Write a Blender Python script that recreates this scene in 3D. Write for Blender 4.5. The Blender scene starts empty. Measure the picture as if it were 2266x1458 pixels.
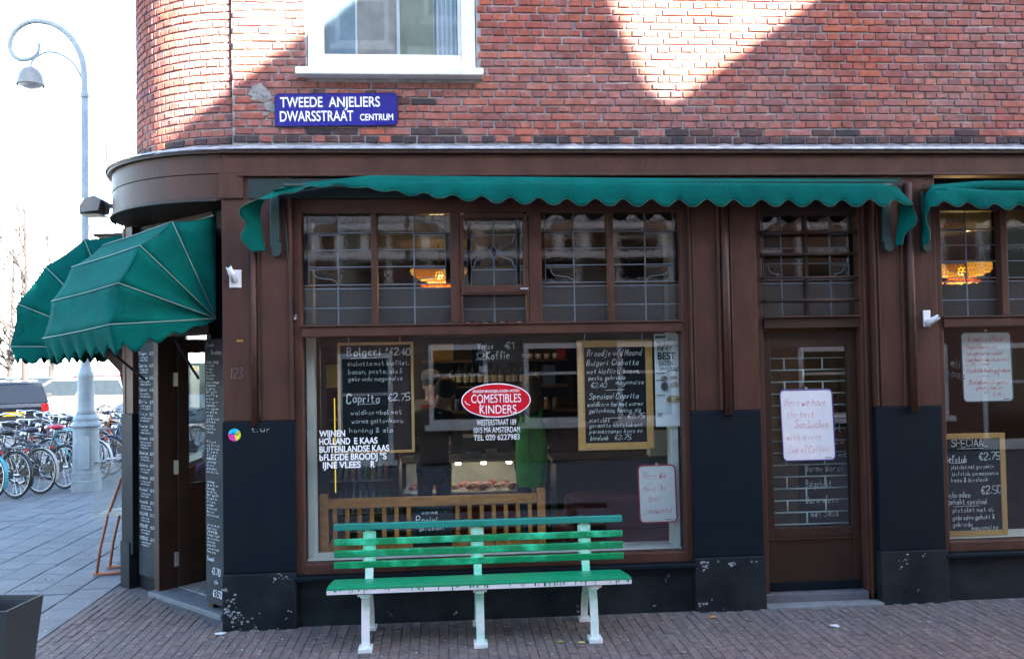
import bpy, math, random
from mathutils import Vector, Matrix
R = math.radians
random.seed(7)
S = bpy.context.scene
C = S.collection

# ------------------------------------------------------------------ camera
CAM = Vector((1.65, -6.72, 2.0)); YAW, PITCH, ROLL = .0769, .0279, -.0173
_f = Vector((math.sin(YAW), math.cos(YAW), 0)); _r = Vector((math.cos(YAW), -math.sin(YAW), 0)); _u = Vector((0, 0, 1))
CF = _f*math.cos(PITCH) + _u*math.sin(PITCH); _u2 = _u*math.cos(PITCH) - _f*math.sin(PITCH)
CR = _r*math.cos(ROLL) + _u2*math.sin(ROLL); CU = _u2*math.cos(ROLL) - _r*math.sin(ROLL)
cd = bpy.data.cameras.new('camera'); cam = bpy.data.objects.new('camera', cd); C.objects.link(cam)
cd.sensor_width = 36; cd.lens = 1950/2266*36; cd.clip_end = 500; cd.clip_start = .05
cam.matrix_world = Matrix(((CR.x, CU.x, -CF.x, CAM.x), (CR.y, CU.y, -CF.y, CAM.y), (CR.z, CU.z, -CF.z, CAM.z), (0, 0, 0, 1)))
S.camera = cam
# ------------------------------------------------------------------ sky, sun, exposure
SUN_AZ, SUN_EL = R(134), R(26)            # clockwise from +Y
w = bpy.data.worlds.new('World'); S.world = w; w.use_nodes = True
nt = w.node_tree; bg = nt.nodes['Background']
sky = nt.nodes.new('ShaderNodeTexSky'); sky.sky_type = 'NISHITA'; sky.sun_disc = False
sky.sun_elevation = SUN_EL; sky.sun_rotation = SUN_AZ; sky.air_density = 1.0; sky.dust_density = 1.2; sky.ozone_density = 1.5
nt.links.new(sky.outputs[0], bg.inputs[0]); bg.inputs[1].default_value = .052
sl = bpy.data.lights.new('sun', 'SUN'); sl.energy = 5; sl.angle = R(.6); sl.color = (1, .9, .76)
sun = bpy.data.objects.new('sun', sl); C.objects.link(sun)
TOSUN = Vector((math.sin(SUN_AZ)*math.cos(SUN_EL), math.cos(SUN_AZ)*math.cos(SUN_EL), math.sin(SUN_EL)))
sun.rotation_euler = TOSUN.to_track_quat('Z', 'Y').to_euler(); sun.location = (14, -12, 20)
S.view_settings.view_transform = 'Standard'; S.view_settings.look = 'None'; S.view_settings.gamma = 1
S.view_settings.exposure = 4.75
try: S.view_settings.use_curve_mapping = False
except Exception: pass
S.cycles.use_denoising = True
S.cycles.max_bounces = 8; S.cycles.transparent_max_bounces = 24; S.cycles.sample_clamp_indirect = 6
S.cycles.caustics_reflective = False; S.cycles.caustics_refractive = False

# ------------------------------------------------------------------ helpers: objects
INV = {}
def tag(o, label=None, cat=None, group=None, kind=None):
    if label: o['label'] = label
    if cat: o['category'] = cat
    if group: o['group'] = group
    if kind: o['kind'] = kind
    return o
def thing(name, label, cat, loc=(0, 0, 0), rz=0, group=None, local=False, kind=None):
    o = bpy.data.objects.new(name, None); C.objects.link(o); o.empty_display_size = .1
    o.location = loc; o.rotation_euler = (0, 0, rz)
    if not local: INV[o] = (Matrix.Translation(Vector(loc)) @ Matrix.Rotation(rz, 4, 'Z')).inverted()
    return tag(o, label, cat, group, kind)
def adopt(o, parent):
    if parent is not None:
        o.parent = parent
        if parent in INV: o.matrix_parent_inverse = INV[parent]
    return o
def link(name, me, parent=None, loc=(0, 0, 0), rz=0):
    o = bpy.data.objects.new(name, me); C.objects.link(o); o.location = loc; o.rotation_euler = (0, 0, rz)
    return adopt(o, parent)
def dup(root, loc, rz=0, label=None, group=None):
    r = root.copy(); C.objects.link(r); r.location = loc; r.rotation_euler = (0, 0, rz)
    if label: r['label'] = label
    if group: r['group'] = group
    for ch in list(root.children):
        c = ch.copy(); C.objects.link(c); c.parent = r
        for g in list(ch.children):
            d = g.copy(); C.objects.link(d); d.parent = c
    return r
def project(p):
    d = Vector(p) - CAM; z = d.dot(CF)
    return 1133 + 1950*d.dot(CR)/z, 729 - 1950*d.dot(CU)/z, z

class MB:
    def __init__(s, T=None): s.v = []; s.f = []; s.T = T
    def add(s, vs, fs):
        b = len(s.v)
        s.v += [tuple(s.T @ Vector(p)) for p in vs] if s.T is not None else [tuple(p) for p in vs]
        s.f += [tuple(b+i for i in q) for q in fs]; return s
    def box(s, x0, x1, y0, y1, z0, z1):
        return s.add([(x0,y0,z0),(x1,y0,z0),(x1,y1,z0),(x0,y1,z0),(x0,y0,z1),(x1,y0,z1),(x1,y1,z1),(x0,y1,z1)],
                     [(0,3,2,1),(4,5,6,7),(0,1,5,4),(1,2,6,5),(2,3,7,6),(3,0,4,7)])
    def quad(s, a, b, c, d): return s.add([a, b, c, d], [(0, 1, 2, 3)])
    def bar(s, p, q, w, h, up=(0, 0, 1)):
        p = Vector(p); q = Vector(q); d = (q-p).normalized(); up = Vector(up)
        if abs(d.dot(up)) > .98: up = Vector((0, 1, 0))
        sd = d.cross(up).normalized()*w/2; uu = sd.cross(d).normalized()*h/2
        vs = [e+a*sd+b*uu for e in (p, q) for a, b in ((-1,-1),(1,-1),(1,1),(-1,1))]
        return s.add(vs, [(0,1,2,3),(7,6,5,4),(0,4,5,1),(1,5,6,2),(2,6,7,3),(3,7,4,0)])
    def tube(s, pts, r, n=8, closed=False, caps=True):
        pts = [Vector(p) for p in pts]; m = len(pts); rr = r if isinstance(r, (list, tuple)) else [r]*m
        vs = []; up = None
        for i, p in enumerate(pts):
            a = pts[(i-1) % m] if (i or closed) else p; b = pts[(i+1) % m] if (i < m-1 or closed) else p
            d = (b-a)
            d = d.normalized() if d.length > 1e-9 else Vector((0, 0, 1))
            if up is None:
                up = d.orthogonal().normalized()
            up = (up - d*up.dot(d))
            up = up.normalized() if up.length > 1e-6 else d.orthogonal().normalized()
            sd = d.cross(up)
            vs += [p + (up*math.cos(2*math.pi*k/n) + sd*math.sin(2*math.pi*k/n))*rr[i] for k in range(n)]
        fs = []
        for i in range(m if closed else m-1):
            j = (i+1) % m
            fs += [(i*n+k, i*n+(k+1) % n, j*n+(k+1) % n, j*n+k) for k in range(n)]
        if caps and not closed:
            fs += [tuple(range(n-1, -1, -1)), tuple((m-1)*n+k for k in range(n))]
        return s.add(vs, fs)
    def lathe(s, prof, c=(0, 0, 0), n=20, axis='z', cap=True):
        vs = []
        for r, z in prof:
            for k in range(n):
                a = 2*math.pi*k/n; x, y = r*math.cos(a), r*math.sin(a)
                p = (x, y, z) if axis == 'z' else ((x, z, y) if axis == 'y' else (z, x, y))
                vs.append((c[0]+p[0], c[1]+p[1], c[2]+p[2]))
        m = len(prof); fs = [(i*n+k, i*n+(k+1) % n, (i+1)*n+(k+1) % n, (i+1)*n+k) for i in range(m-1) for k in range(n)]
        if cap: fs += [tuple(range(n-1, -1, -1)), tuple((m-1)*n+k for k in range(n))]
        return s.add(vs, fs)
    def prism(s, poly, f0, f1):
        n = len(poly); vs = [f0(*p) for p in poly] + [f1(*p) for p in poly]
        return s.add(vs, [tuple(range(n)), tuple(range(2*n-1, n-1, -1))] + [(i, i+n, (i+1) % n+n, (i+1) % n) for i in range(n)])
    def grid(s, rows, closed=False):
        n = len(rows[0]); vs = [p for r in rows for p in r]
        return s.add(vs, [(i*n+k, i*n+k+1, (i+1)*n+k+1, (i+1)*n+k) for i in range(len(rows)-1) for k in range(n-1)])
    def ball(s, c, r, n=10, m=6, sc=(1, 1, 1)):
        vs = [(c[0]+r*sc[0]*math.sin(math.pi*(i+.02)/(m+.04))*math.cos(2*math.pi*k/n), c[1]+r*sc[1]*math.sin(math.pi*(i+.02)/(m+.04))*math.sin(2*math.pi*k/n), c[2]+r*sc[2]*math.cos(math.pi*i/m)) for i in range(m+1) for k in range(n)]
        return s.add(vs, [(i*n+k, (i+1)*n+k, (i+1)*n+(k+1) % n, i*n+(k+1) % n) for i in range(m) for k in range(n)])
    def mesh(s, name):
        me = bpy.data.meshes.new(name); me.from_pydata(s.v, [], s.f); me.update(); return me
    def build(s, name, mat, parent=None, smooth=False, bevel=0, solid=0, loc=(0, 0, 0), rz=0, **kw):
        me = s.mesh(name)
        if mat: me.materials.append(mat)
        if smooth:
            me.polygons.foreach_set('use_smooth', [True]*len(me.polygons))
        o = link(name, me, parent, loc, rz)
        if solid:
            d = o.modifiers.new('thick', 'SOLIDIFY'); d.thickness = solid; d.offset = 0
        if bevel:
            b = o.modifiers.new('edge', 'BEVEL'); b.width = bevel; b.segments = 2; b.limit_method = 'ANGLE'; b.angle_limit = R(40)
        if kw: tag(o, **kw)
        return o
def boxo(name, mat, parent, x0, x1, y0, y1, z0, z1, bevel=.004, **kw):
    return MB().box(x0, x1, y0, y1, z0, z1).build(name, mat, parent, bevel=bevel, **kw)

# ------------------------------------------------------------------ helpers: materials
MATS = {}
def mat(name, col, rough=.5, col2=None, scale=6, bump=0, bscale=40, metal=0, spec=.5, lo=.35, hi=.65, stretch=None, alpha=None,
        fleck=None, fleck_t=.66, fleck_s=9, emit=None, estr=1, rnd=0, coat=0):
    m = bpy.data.materials.new(name); m.use_nodes = True; n = m.node_tree.nodes; l = m.node_tree.links; b = n['Principled BSDF']
    b.inputs['Roughness'].default_value = rough; b.inputs['Metallic'].default_value = metal; b.inputs['Specular IOR Level'].default_value = spec
    if coat: b.inputs['Coat Weight'].default_value = coat; b.inputs['Coat Roughness'].default_value = .12
    g = n.new('ShaderNodeNewGeometry'); vec = g.outputs['Position']
    if stretch:
        mp = n.new('ShaderNodeMapping'); mp.inputs['Scale'].default_value = stretch; l.new(vec, mp.inputs[0]); vec = mp.outputs[0]
    c4 = lambda c: (c[0], c[1], c[2], 1)
    if col2 is None: col2 = tuple(x*.72 for x in col)
    nz = n.new('ShaderNodeTexNoise'); nz.inputs['Scale'].default_value = scale; nz.inputs['Detail'].default_value = 6; nz.inputs['Roughness'].default_value = .62
    l.new(vec, nz.inputs['Vector'])
    rp = n.new('ShaderNodeValToRGB'); rp.color_ramp.elements[0].position = lo; rp.color_ramp.elements[1].position = hi
    rp.color_ramp.elements[0].color = c4(col2); rp.color_ramp.elements[1].color = c4(col); l.new(nz.outputs['Fac'], rp.inputs[0])
    out = rp.outputs[0]
    if rnd:
        oi = n.new('ShaderNodeObjectInfo'); ad = n.new('ShaderNodeMath'); ad.operation = 'ADD'; l.new(oi.outputs['Random'], ad.inputs[0]); l.new(g.outputs['Random Per Island'], ad.inputs[1])
        fr = n.new('ShaderNodeMath'); fr.operation = 'FRACT'; l.new(ad.outputs[0], fr.inputs[0])
        mr = n.new('ShaderNodeMapRange'); mr.inputs['To Min'].default_value = 1-rnd; mr.inputs['To Max'].default_value = 1+rnd; l.new(fr.outputs[0], mr.inputs[0])
        hs = n.new('ShaderNodeHueSaturation'); l.new(mr.outputs[0], hs.inputs['Value']); l.new(out, hs.inputs['Color']); out = hs.outputs[0]
    if fleck:
        n2 = n.new('ShaderNodeTexNoise'); n2.inputs['Scale'].default_value = fleck_s; n2.inputs['Detail'].default_value = 9; n2.inputs['Roughness'].default_value = .7; l.new(g.outputs['Position'], n2.inputs['Vector'])
        r2 = n.new('ShaderNodeValToRGB'); r2.color_ramp.elements[0].position = fleck_t; r2.color_ramp.elements[1].position = fleck_t+.03; l.new(n2.outputs['Fac'], r2.inputs[0])
        mx = n.new('ShaderNodeMix'); mx.data_type = 'RGBA'; l.new(r2.outputs[0], mx.inputs[0]); l.new(out, mx.inputs[6]); mx.inputs[7].default_value = c4(fleck); out = mx.outputs[2]
    l.new(out, b.inputs['Base Color'])
    # broken gloss
    nr = n.new('ShaderNodeMapRange'); nr.inputs['To Min'].default_value = max(.02, rough-.1); nr.inputs['To Max'].default_value = min(1, rough+.12); l.new(nz.outputs['Fac'], nr.inputs[0]); l.new(nr.outputs[0], b.inputs['Roughness'])
    if bump:
        n3 = n.new('ShaderNodeTexNoise'); n3.inputs['Scale'].default_value = bscale; n3.inputs['Detail'].default_value = 5; l.new(vec, n3.inputs['Vector'])
        bp = n.new('ShaderNodeBump'); bp.inputs['Strength'].default_value = bump; bp.inputs['Distance'].default_value = .01; l.new(n3.outputs['Fac'], bp.inputs['Height']); l.new(bp.outputs[0], b.inputs['Normal'])
    if emit:
        b.inputs['Emission Color'].default_value = c4(emit); b.inputs['Emission Strength'].default_value = estr
    if alpha is not None: b.inputs['Alpha'].default_value = alpha
    MATS[name] = m; return m
def glass(name, tint=(1, 1, 1), ior=1.5, rough=0.0, boost=1.0, bump=0, haze=0, hazecol=(.5, .5, .5)):
    m = bpy.data.materials.new(name); m.use_nodes = True; n = m.node_tree.nodes; l = m.node_tree.links
    n.remove(n['Principled BSDF']); o = n['Material Output']
    tr = n.new('ShaderNodeBsdfTransparent'); tr.inputs[0].default_value = (*tint, 1)
    gl = n.new('ShaderNodeBsdfGlossy'); gl.inputs['Roughness'].default_value = rough; gl.inputs['Color'].default_value = (.95, .97, 1, 1)
    fr = n.new('ShaderNodeFresnel'); fr.inputs[0].default_value = ior
    ml = n.new('ShaderNodeMath'); ml.operation = 'MULTIPLY'; ml.inputs[1].default_value = boost; ml.use_clamp = True
    gb = n.new('ShaderNodeNewGeometry'); io = n.new('ShaderNodeMapRange'); io.inputs['To Min'].default_value = ior; io.inputs['To Max'].default_value = 1/ior
    l.new(gb.outputs['Backfacing'], io.inputs[0]); l.new(io.outputs[0], fr.inputs[0])     # same reflectance from either side of the pane
    l.new(fr.outputs[0], ml.inputs[0]); mx = n.new('ShaderNodeMixShader'); l.new(ml.outputs[0], mx.inputs[0])
    first = tr.outputs[0]
    if haze:
        df = n.new('ShaderNodeBsdfDiffuse'); df.inputs[0].default_value = (*hazecol, 1); m2 = n.new('ShaderNodeMixShader'); m2.inputs[0].default_value = haze
        l.new(tr.outputs[0], m2.inputs[1]); l.new(df.outputs[0], m2.inputs[2]); first = m2.outputs[0]
    l.new(first, mx.inputs[1]); l.new(gl.outputs[0], mx.inputs[2]); l.new(mx.outputs[0], o.inputs[0])
    if bump:
        g = n.new('ShaderNodeNewGeometry'); n3 = n.new('ShaderNodeTexNoise'); n3.inputs['Scale'].default_value = 45; l.new(g.outputs['Position'], n3.inputs['Vector'])
        bp = n.new('ShaderNodeBump'); bp.inputs['Strength'].default_value = bump; bp.inputs['Distance'].default_value = .01; l.new(n3.outputs['Fac'], bp.inputs['Height']); l.new(bp.outputs[0], gl.inputs['Normal']); l.new(bp.outputs[0], fr.inputs['Normal'])
    return m

def brickmat(name, cols, eff=.35, mortar=False):
    """fired clay: each piece takes its own colour from a ramp; pale bloom and pits by noise"""
    m = bpy.data.materials.new(name); m.use_nodes = True; n = m.node_tree.nodes; l = m.node_tree.links; b = n['Principled BSDF']
    b.inputs['Roughness'].default_value = .85; b.inputs['Specular IOR Level'].default_value = .25
    g = n.new('ShaderNodeNewGeometry'); oi = n.new('ShaderNodeObjectInfo')
    ad = n.new('ShaderNodeMath'); ad.operation = 'ADD'; l.new(oi.outputs['Random'], ad.inputs[0]); l.new(g.outputs['Random Per Island'], ad.inputs[1])
    fr = n.new('ShaderNodeMath'); fr.operation = 'FRACT'; l.new(ad.outputs[0], fr.inputs[0])
    rp = n.new('ShaderNodeValToRGB'); e = rp.color_ramp.elements
    while len(e) < len(cols): e.new(.5)
    for i, c in enumerate(cols): e[i].position = i/(len(cols)-1); e[i].color = (*c, 1)
    l.new(fr.outputs[0], rp.inputs[0])
    n1 = n.new('ShaderNodeTexNoise'); n1.inputs['Scale'].default_value = 22; n1.inputs['Detail'].default_value = 8; n1.inputs['Roughness'].default_value = .7; l.new(g.outputs['Position'], n1.inputs['Vector'])
    r1 = n.new('ShaderNodeMapRange'); r1.inputs['From Min'].default_value = .3; r1.inputs['From Max'].default_value = .7; r1.inputs['To Min'].default_value = .55; r1.inputs['To Max'].default_value = 1.35; l.new(n1.outputs['Fac'], r1.inputs[0])
    hs = n.new('ShaderNodeHueSaturation'); l.new(r1.outputs[0], hs.inputs['Value']); l.new(rp.outputs[0], hs.inputs['Color'])
    n9 = n.new('ShaderNodeTexNoise'); n9.inputs['Scale'].default_value = 1.1; n9.inputs['Detail'].default_value = 5; l.new(g.outputs['Position'], n9.inputs['Vector'])
    r9 = n.new('ShaderNodeMapRange'); r9.inputs['From Min'].default_value = .35; r9.inputs['From Max'].default_value = .65; r9.inputs['To Min'].default_value = .9; r9.inputs['To Max'].default_value = 1.15; l.new(n9.outputs['Fac'], r9.inputs[0]); l.new(r9.outputs[0], hs.inputs['Saturation'])
    n2 = n.new('ShaderNodeTexNoise'); n2.inputs['Scale'].default_value = 13; n2.inputs['Detail'].default_value = 7; n2.inputs['Roughness'].default_value = .66; l.new(g.outputs['Position'], n2.inputs['Vector'])
    r2 = n.new('ShaderNodeMapRange'); r2.inputs['From Min'].default_value = .54; r2.inputs['From Max'].default_value = .72; r2.inputs['To Max'].default_value = eff; l.new(n2.outputs['Fac'], r2.inputs[0])
    mx = n.new('ShaderNodeMix'); mx.data_type = 'RGBA'; l.new(r2.outputs[0], mx.inputs[0]); l.new(hs.outputs[0], mx.inputs[6]); mx.inputs[7].default_value = (.46, .38, .38, 1)
    l.new(mx.outputs[2], b.inputs['Base Color'])
    bp = n.new('ShaderNodeBump'); bp.inputs['Strength'].default_value = .5; bp.inputs['Distance'].default_value = .006; l.new(n1.outputs['Fac'], bp.inputs['Height']); l.new(bp.outputs[0], b.inputs['Normal'])
    return m

BRICK = brickmat('red_brick', [(.17,.062,.052),(.29,.092,.07),(.25,.082,.066),(.35,.115,.078),(.25,.105,.096),(.3,.1,.066),(.2,.08,.078),(.28,.11,.09)], eff=.3)
BRICK_DARK = brickmat('sooty_brick', [(.035,.03,.035),(.06,.04,.042),(.1,.05,.045),(.045,.035,.04)], eff=.12)
BRICK_FAR = brickmat('far_brick', [(.2,.1,.08),(.24,.12,.09)])
PAVER = brickmat('paving_clinker', [(.108,.087,.08),(.14,.105,.095),(.12,.097,.09),(.155,.12,.108),(.105,.09,.085)], eff=.22)
MORTAR = mat('mortar', (.36,.35,.34), .95, (.2,.195,.2), 14, .5, 60)
JOINT = mat('joint_sand', (.095,.09,.086), .95, (.06,.057,.056), 20, .4, 60)
TILE = mat('concrete_tile', (.145,.152,.154), .8, (.112,.119,.122), 5, .25, 90, rnd=.12)
ASPHALT = mat('street_paving', (.15,.15,.155), .9, (.1,.1,.105), 3, .3, 60)
BROWN = mat('brown_paint', (.074,.031,.020), .5, (.048,.020,.014), 7, .16, 45, spec=.25, stretch=(1, 1, .35), fleck=(.2,.13,.1), fleck_t=.76, fleck_s=24)
BROWN2 = mat('dark_brown_paint', (.036,.016,.010), .5, (.024,.011,.008), 6, .14, 45, spec=.3)
NAVY = mat('blue_black_paint', (.0025,.007,.012), .5, (.0055,.010,.014), 2.5, .1, 30, spec=.13, fleck=(.12,.13,.15), fleck_t=.75, fleck_s=14)
NAVY_WORN = mat('worn_blue_black_paint', (.0035,.0075,.011), .6, (.016,.021,.024), 3.5, .25, 25, spec=.15, fleck=(.3,.32,.34), fleck_t=.655, fleck_s=7)
CREAM = mat('white_paint', (.72,.73,.7), .45, (.6,.62,.6), 5, .05, 40)
SILLW = mat('old_white_paint', (.78,.79,.74), .5, (.62,.64,.6), 9, .2, 40, fleck=(.25,.26,.22), fleck_t=.74, fleck_s=20)
LEAD = mat('lead_sheet', (.42,.44,.47), .45, (.2,.21,.23), 12, .5, 25, metal=.35)
CAME = mat('lead_came', (.12,.15,.18), .5, (.09,.115,.14), 10)
CANVAS = mat('green_canvas', (.001,.095,.079), .88, (.001,.066,.056), 3.5, .55, 22, spec=.06, fleck=(.1,.15,.06), fleck_t=.76, fleck_s=5)
CANVAS_D = mat('dark_green_metal', (.004,.03,.027), .5, (.003,.022,.02))
PIPING = mat('grey_piping', (.16,.25,.23), .7, (.12,.2,.18), 8)
STEEL = mat('steel', (.5,.51,.52), .35, (.4,.41,.42), 8, metal=.8)
BLACK = mat('black_rubber', (.014,.014,.016), .55, (.01,.01,.011))
BLACKM = mat('black_metal', (.02,.02,.023), .35, (.012,.012,.014), metal=.3)
SLATE = mat('chalkboard', (.006,.008,.011), .8, (.012,.014,.018), 4, spec=.25)
SLATE2 = mat('grey_chalkboard', (.02,.023,.027), .8, (.03,.034,.038), 5, spec=.3)
CHALK = mat('chalk', (.8,.82,.84), .95, (.5,.52,.54), 60, spec=.1)
PINE = mat('pine', (.62,.35,.12), .5, (.5,.26,.08), 6, .1, 30, stretch=(3, 3, 20))
OAK = mat('orange_wood', (.55,.24,.06), .45, (.38,.15,.035), 5, .1, 30, stretch=(2, 8, 8))
WBOARD = mat('whiteboard', (.74,.73,.74), .25, (.68,.68,.7), 3)
REDINK = mat('red_ink', (.62,.06,.07), .7, (.7,.2,.2), 30)
REDP = mat('red_plastic', (.42,.008,.012), .35, (.34,.006,.01))
WHITEP = mat('white_plastic', (.75,.75,.77), .4, (.68,.68,.7))
ENAMEL = mat('blue_enamel', (.008,.011,.215), .25, (.007,.009,.18), 3, coat=.5)
WLET = mat('white_lettering', (.85,.85,.86), .6, (.8,.8,.8))
GLASS = glass('window_glass', (.9,.94,.93), boost=1.25)
GLASS_OBSCURE = glass('ribbed_glass', (.5,.52,.5), rough=.22, boost=1.0, bump=.5, haze=.12, hazecol=(.2,.21,.21))
GLASS_CLEAR = glass('old_clear_glass', (.55,.6,.57), rough=.0, boost=1.5, bump=.012)
GLASS_AMBER = glass('amber_glass', (.55,.34,.05), rough=.1, boost=1.2, bump=.3)
GLASS_PURPLE = glass('purple_glass', (.10,.03,.10), rough=.05, boost=1.2)

# ================================================================== SETTING: ground
MB().box(-150, 150, -120, 200, -.5, -.03).build('ground', ASPHALT, None, kind='structure')
CH_O = Vector((0, .21, 0)); CH_T = Vector((-.70711, .70711, 0)); CH_N = Vector((-.70711, -.70711, 0))
def chv(x, y): return (x-CH_O.x)*CH_N.x + (y-CH_O.y)*CH_N.y
def piece_mesh(name, lx, ly, lz, ch, jit, material, front='z', seed=0):
    """one chamfered block, top (or front) face inset; centred in x/y, top at 0"""
    rg = random.Random(seed); j = lambda: rg.uniform(-jit, jit)
    a, b = lx/2, ly/2
    lo = [(-a, -b), (a, -b), (a, b), (-a, b)]; hi = [(x*(1-ch/abs(x))+j(), y*(1-ch/abs(y))+j()) for x, y in lo]; lo = [(x+j(), y+j()) for x, y in lo]
    V = [(x, y, -lz) for x, y in lo] + [(x, y, -ch) for x, y in lo] + [(x, y, j()*.4) for x, y in hi]
    F = [(0,1,5,4),(1,2,6,5),(2,3,7,6),(3,0,4,7),(4,5,9,8),(5,6,10,9),(6,7,11,10),(7,4,8,11),(8,9,10,11)]
    if front == 'y': V = [(x, -z, y) for x, y, z in V]      # face towards -Y
    me = bpy.data.meshes.new(name); me.from_pydata(V, [], F); me.materials.append(material); me.update(); return me, V, F
def in_frame(p, m=0):
    x, y, z = project(p); return z > 0 and -m < x < 2266+m and -m < y < 1458+m

pav = MB().prism([(-1.28,-2.2),(8.2,-2.2),(8.2,.1),(.3,.1),(-1.28,1.6)], lambda x, y: (x, y, -.07), lambda x, y: (x, y, -.0055)).build('brick_pavement', JOINT, None, kind='structure')
pm = [piece_mesh('paver', .0625, .2, .05, .004, .0018, PAVER, seed=i) for i in range(5)]
spots = []; nx = 0; x = -1.28+.034
while x < 8.15:
    y = -2.15 + (nx % 2)*.1035 + random.uniform(-.012, .012)
    while y < 1.55:
        ok = (y+.1 < .015) if x > -.02 else (chv(x, y+.1) > .03)
        if x < -1.24 and y > 1.3: ok = False
        if ok: spots.append((x, y))
        y += .2045
    x += .0665; nx += 1
# the pavers nearest the camera in view are single pieces, the rest one mass
def size_seen(p, l, h, nz):
    px, py, z = project(p); return l*h/z**2*max(.05, nz)
vis = sorted([s for s in spots if in_frame((s[0], s[1], 0))], key=lambda s: (Vector((s[0], s[1], 0))-CAM).length)[:300]
vs_ = set(vis); rest = MB()
for s in spots:
    k = random.randrange(5); rz = random.uniform(-.012, .012); dz = random.uniform(-.003, .004)
    if s in vs_: link('paver', pm[k][0], pav, (s[0], s[1], dz), rz)
    else:
        rest.T = Matrix.Translation((s[0], s[1], dz)) @ Matrix.Rotation(rz, 4, 'Z'); rest.add(pm[k][1], pm[k][2])
rest.build('paver_field', PAVER, pav, kind='stuff')

tp = MB().box(-9, -1.285, -2.2, 14, -.07, -.008).build('tile_pavement', JOINT, None, kind='structure')
tm = [piece_mesh('paving_tile', .294, .294, .05, .004, .001, TILE, seed=20+i) for i in range(4)]
rest = MB(); col = 0; x = -1.285-.152; ntile = 0
while x > -8.9:
    y = -2.1 + (col % 2)*.15
    while y < 13.8:
        k = random.randrange(4); dz = random.uniform(-.003, .003)
        if ntile < 290 and in_frame((x, y, 0), 30) and y < 11: link('paving_tile', tm[k][0], tp, (x, y, dz), random.uniform(-.006, .006)); ntile += 1
        elif y > -2.1 and x > -8:
            rest.T = Matrix.Translation((x, y, dz)); rest.add(tm[k][1], tm[k][2])
        y += .301
    x -= .302; col += 1
rest.build('paving_tile_field', TILE, tp, kind='stuff')

# ================================================================== THE SHOP BUILDING
bld = thing('corner_building', 'red brick corner building with rounded corner and brown shopfront', 'building', (3, .3, 0))
# ---- upper brick wall (flat), mortar recessed, window opening
FW = .15                                     # face of the flat brickwork
wall = MB()
wall.box(.05, .62, FW+.012, FW+.25, 3.56, 5.6).box(.62, 1.935, FW+.012, FW+.25, 3.56, 4.17).box(1.935, 9, FW+.012, FW+.25, 3.56, 5.6)
wall = wall.build('wall', MORTAR, bld)
cwall = MB()
CX, CY, CRD = .08, 1.25, 1.098-.04
arc = lambda r, a: (CX - r*math.sin(a), CY - r*math.cos(a))
AR = [R(-4)+R(96)*i/30 for i in range(31)]
cwall.grid([[(*arc(CRD-.012, a), z) for a in AR] for z in (3.5, 5.6)])
cwall = cwall.build('corner_wall', MORTAR, bld, smooth=True)
CO, LS, LH, BH = .0608, .2016, .1008, .05
sm = [piece_mesh('brick', .190, BH, .06, .005, .0022, BRICK, 'y', 40+i) for i in range(6)]
hm = [piece_mesh('brick', .0905, BH, .06, .005, .0020, BRICK, 'y', 50+i) for i in range(6)]
dm = [piece_mesh('brick', .0905, BH, .06, .004, .0015, BRICK_DARK, 'y', 60+i) for i in range(4)]
dms = [piece_mesh('brick', .190, BH, .06, .004, .0015, BRICK_DARK, 'y', 65+i) for i in range(4)]
bricks = []
for k in range(32):
    z = 3.655 + CO*(k+.5); hdr = k % 2 == 0; pitch = LH if hdr else LS
    x = .052 + (.0 if hdr else (.05 if (k//2) % 2 else .1508)) + pitch/2
    if not hdr and x - pitch/2 > .06: bricks.append((.052+.012+((x-pitch/2)-.064)/2, FW, z, 0, 'cut', (x-pitch/2)-.064-.006, k))
    while x < 8.95:
        l, r_ = x-pitch/2, x+pitch/2
        if z > 4.15 and r_ > .625 and l < 1.93:
            if l < .56: bricks.append(((l+.615)/2, FW, z, 0, 'cut', .612-l-.01, k))
            elif r_ > 2.0: bricks.append(((r_+1.94)/2, FW, z, 0, 'cut', r_-1.945-.01, k))
        else: bricks.append((x + random.uniform(-.004, .004), FW+random.uniform(-.003, .003), z+random.uniform(-.002, .002), 0, 'h' if hdr else 's', 0, k))
        x += pitch
    a = R(-3.2) + (.5*LH/CRD if k % 2 else 0); da = LH/CRD
    while a < R(92):
        p = arc(CRD+random.uniform(-.003, .003), a+da/2); bricks.append((p[0], p[1], z+random.uniform(-.002, .002), -(a+da/2), 'c', 0, k)); a += da
cand = [b for b in bricks if b[4] in 'shc' and in_frame((b[0], b[1], b[2]))]
cand.sort(key=lambda b: -(.19 if b[4] == 's' else .09)/(Vector(b[:3])-CAM).length)
single = set(id(b) for b in [b for b in cand if b[4] != 'c'][:240]) | set(id(b) for b in [b for b in cand if b[4] == 'c' and b[3] > -R(75)][:60])
rest = MB(); restd = MB(); restc = MB(); restcd = MB()
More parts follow.
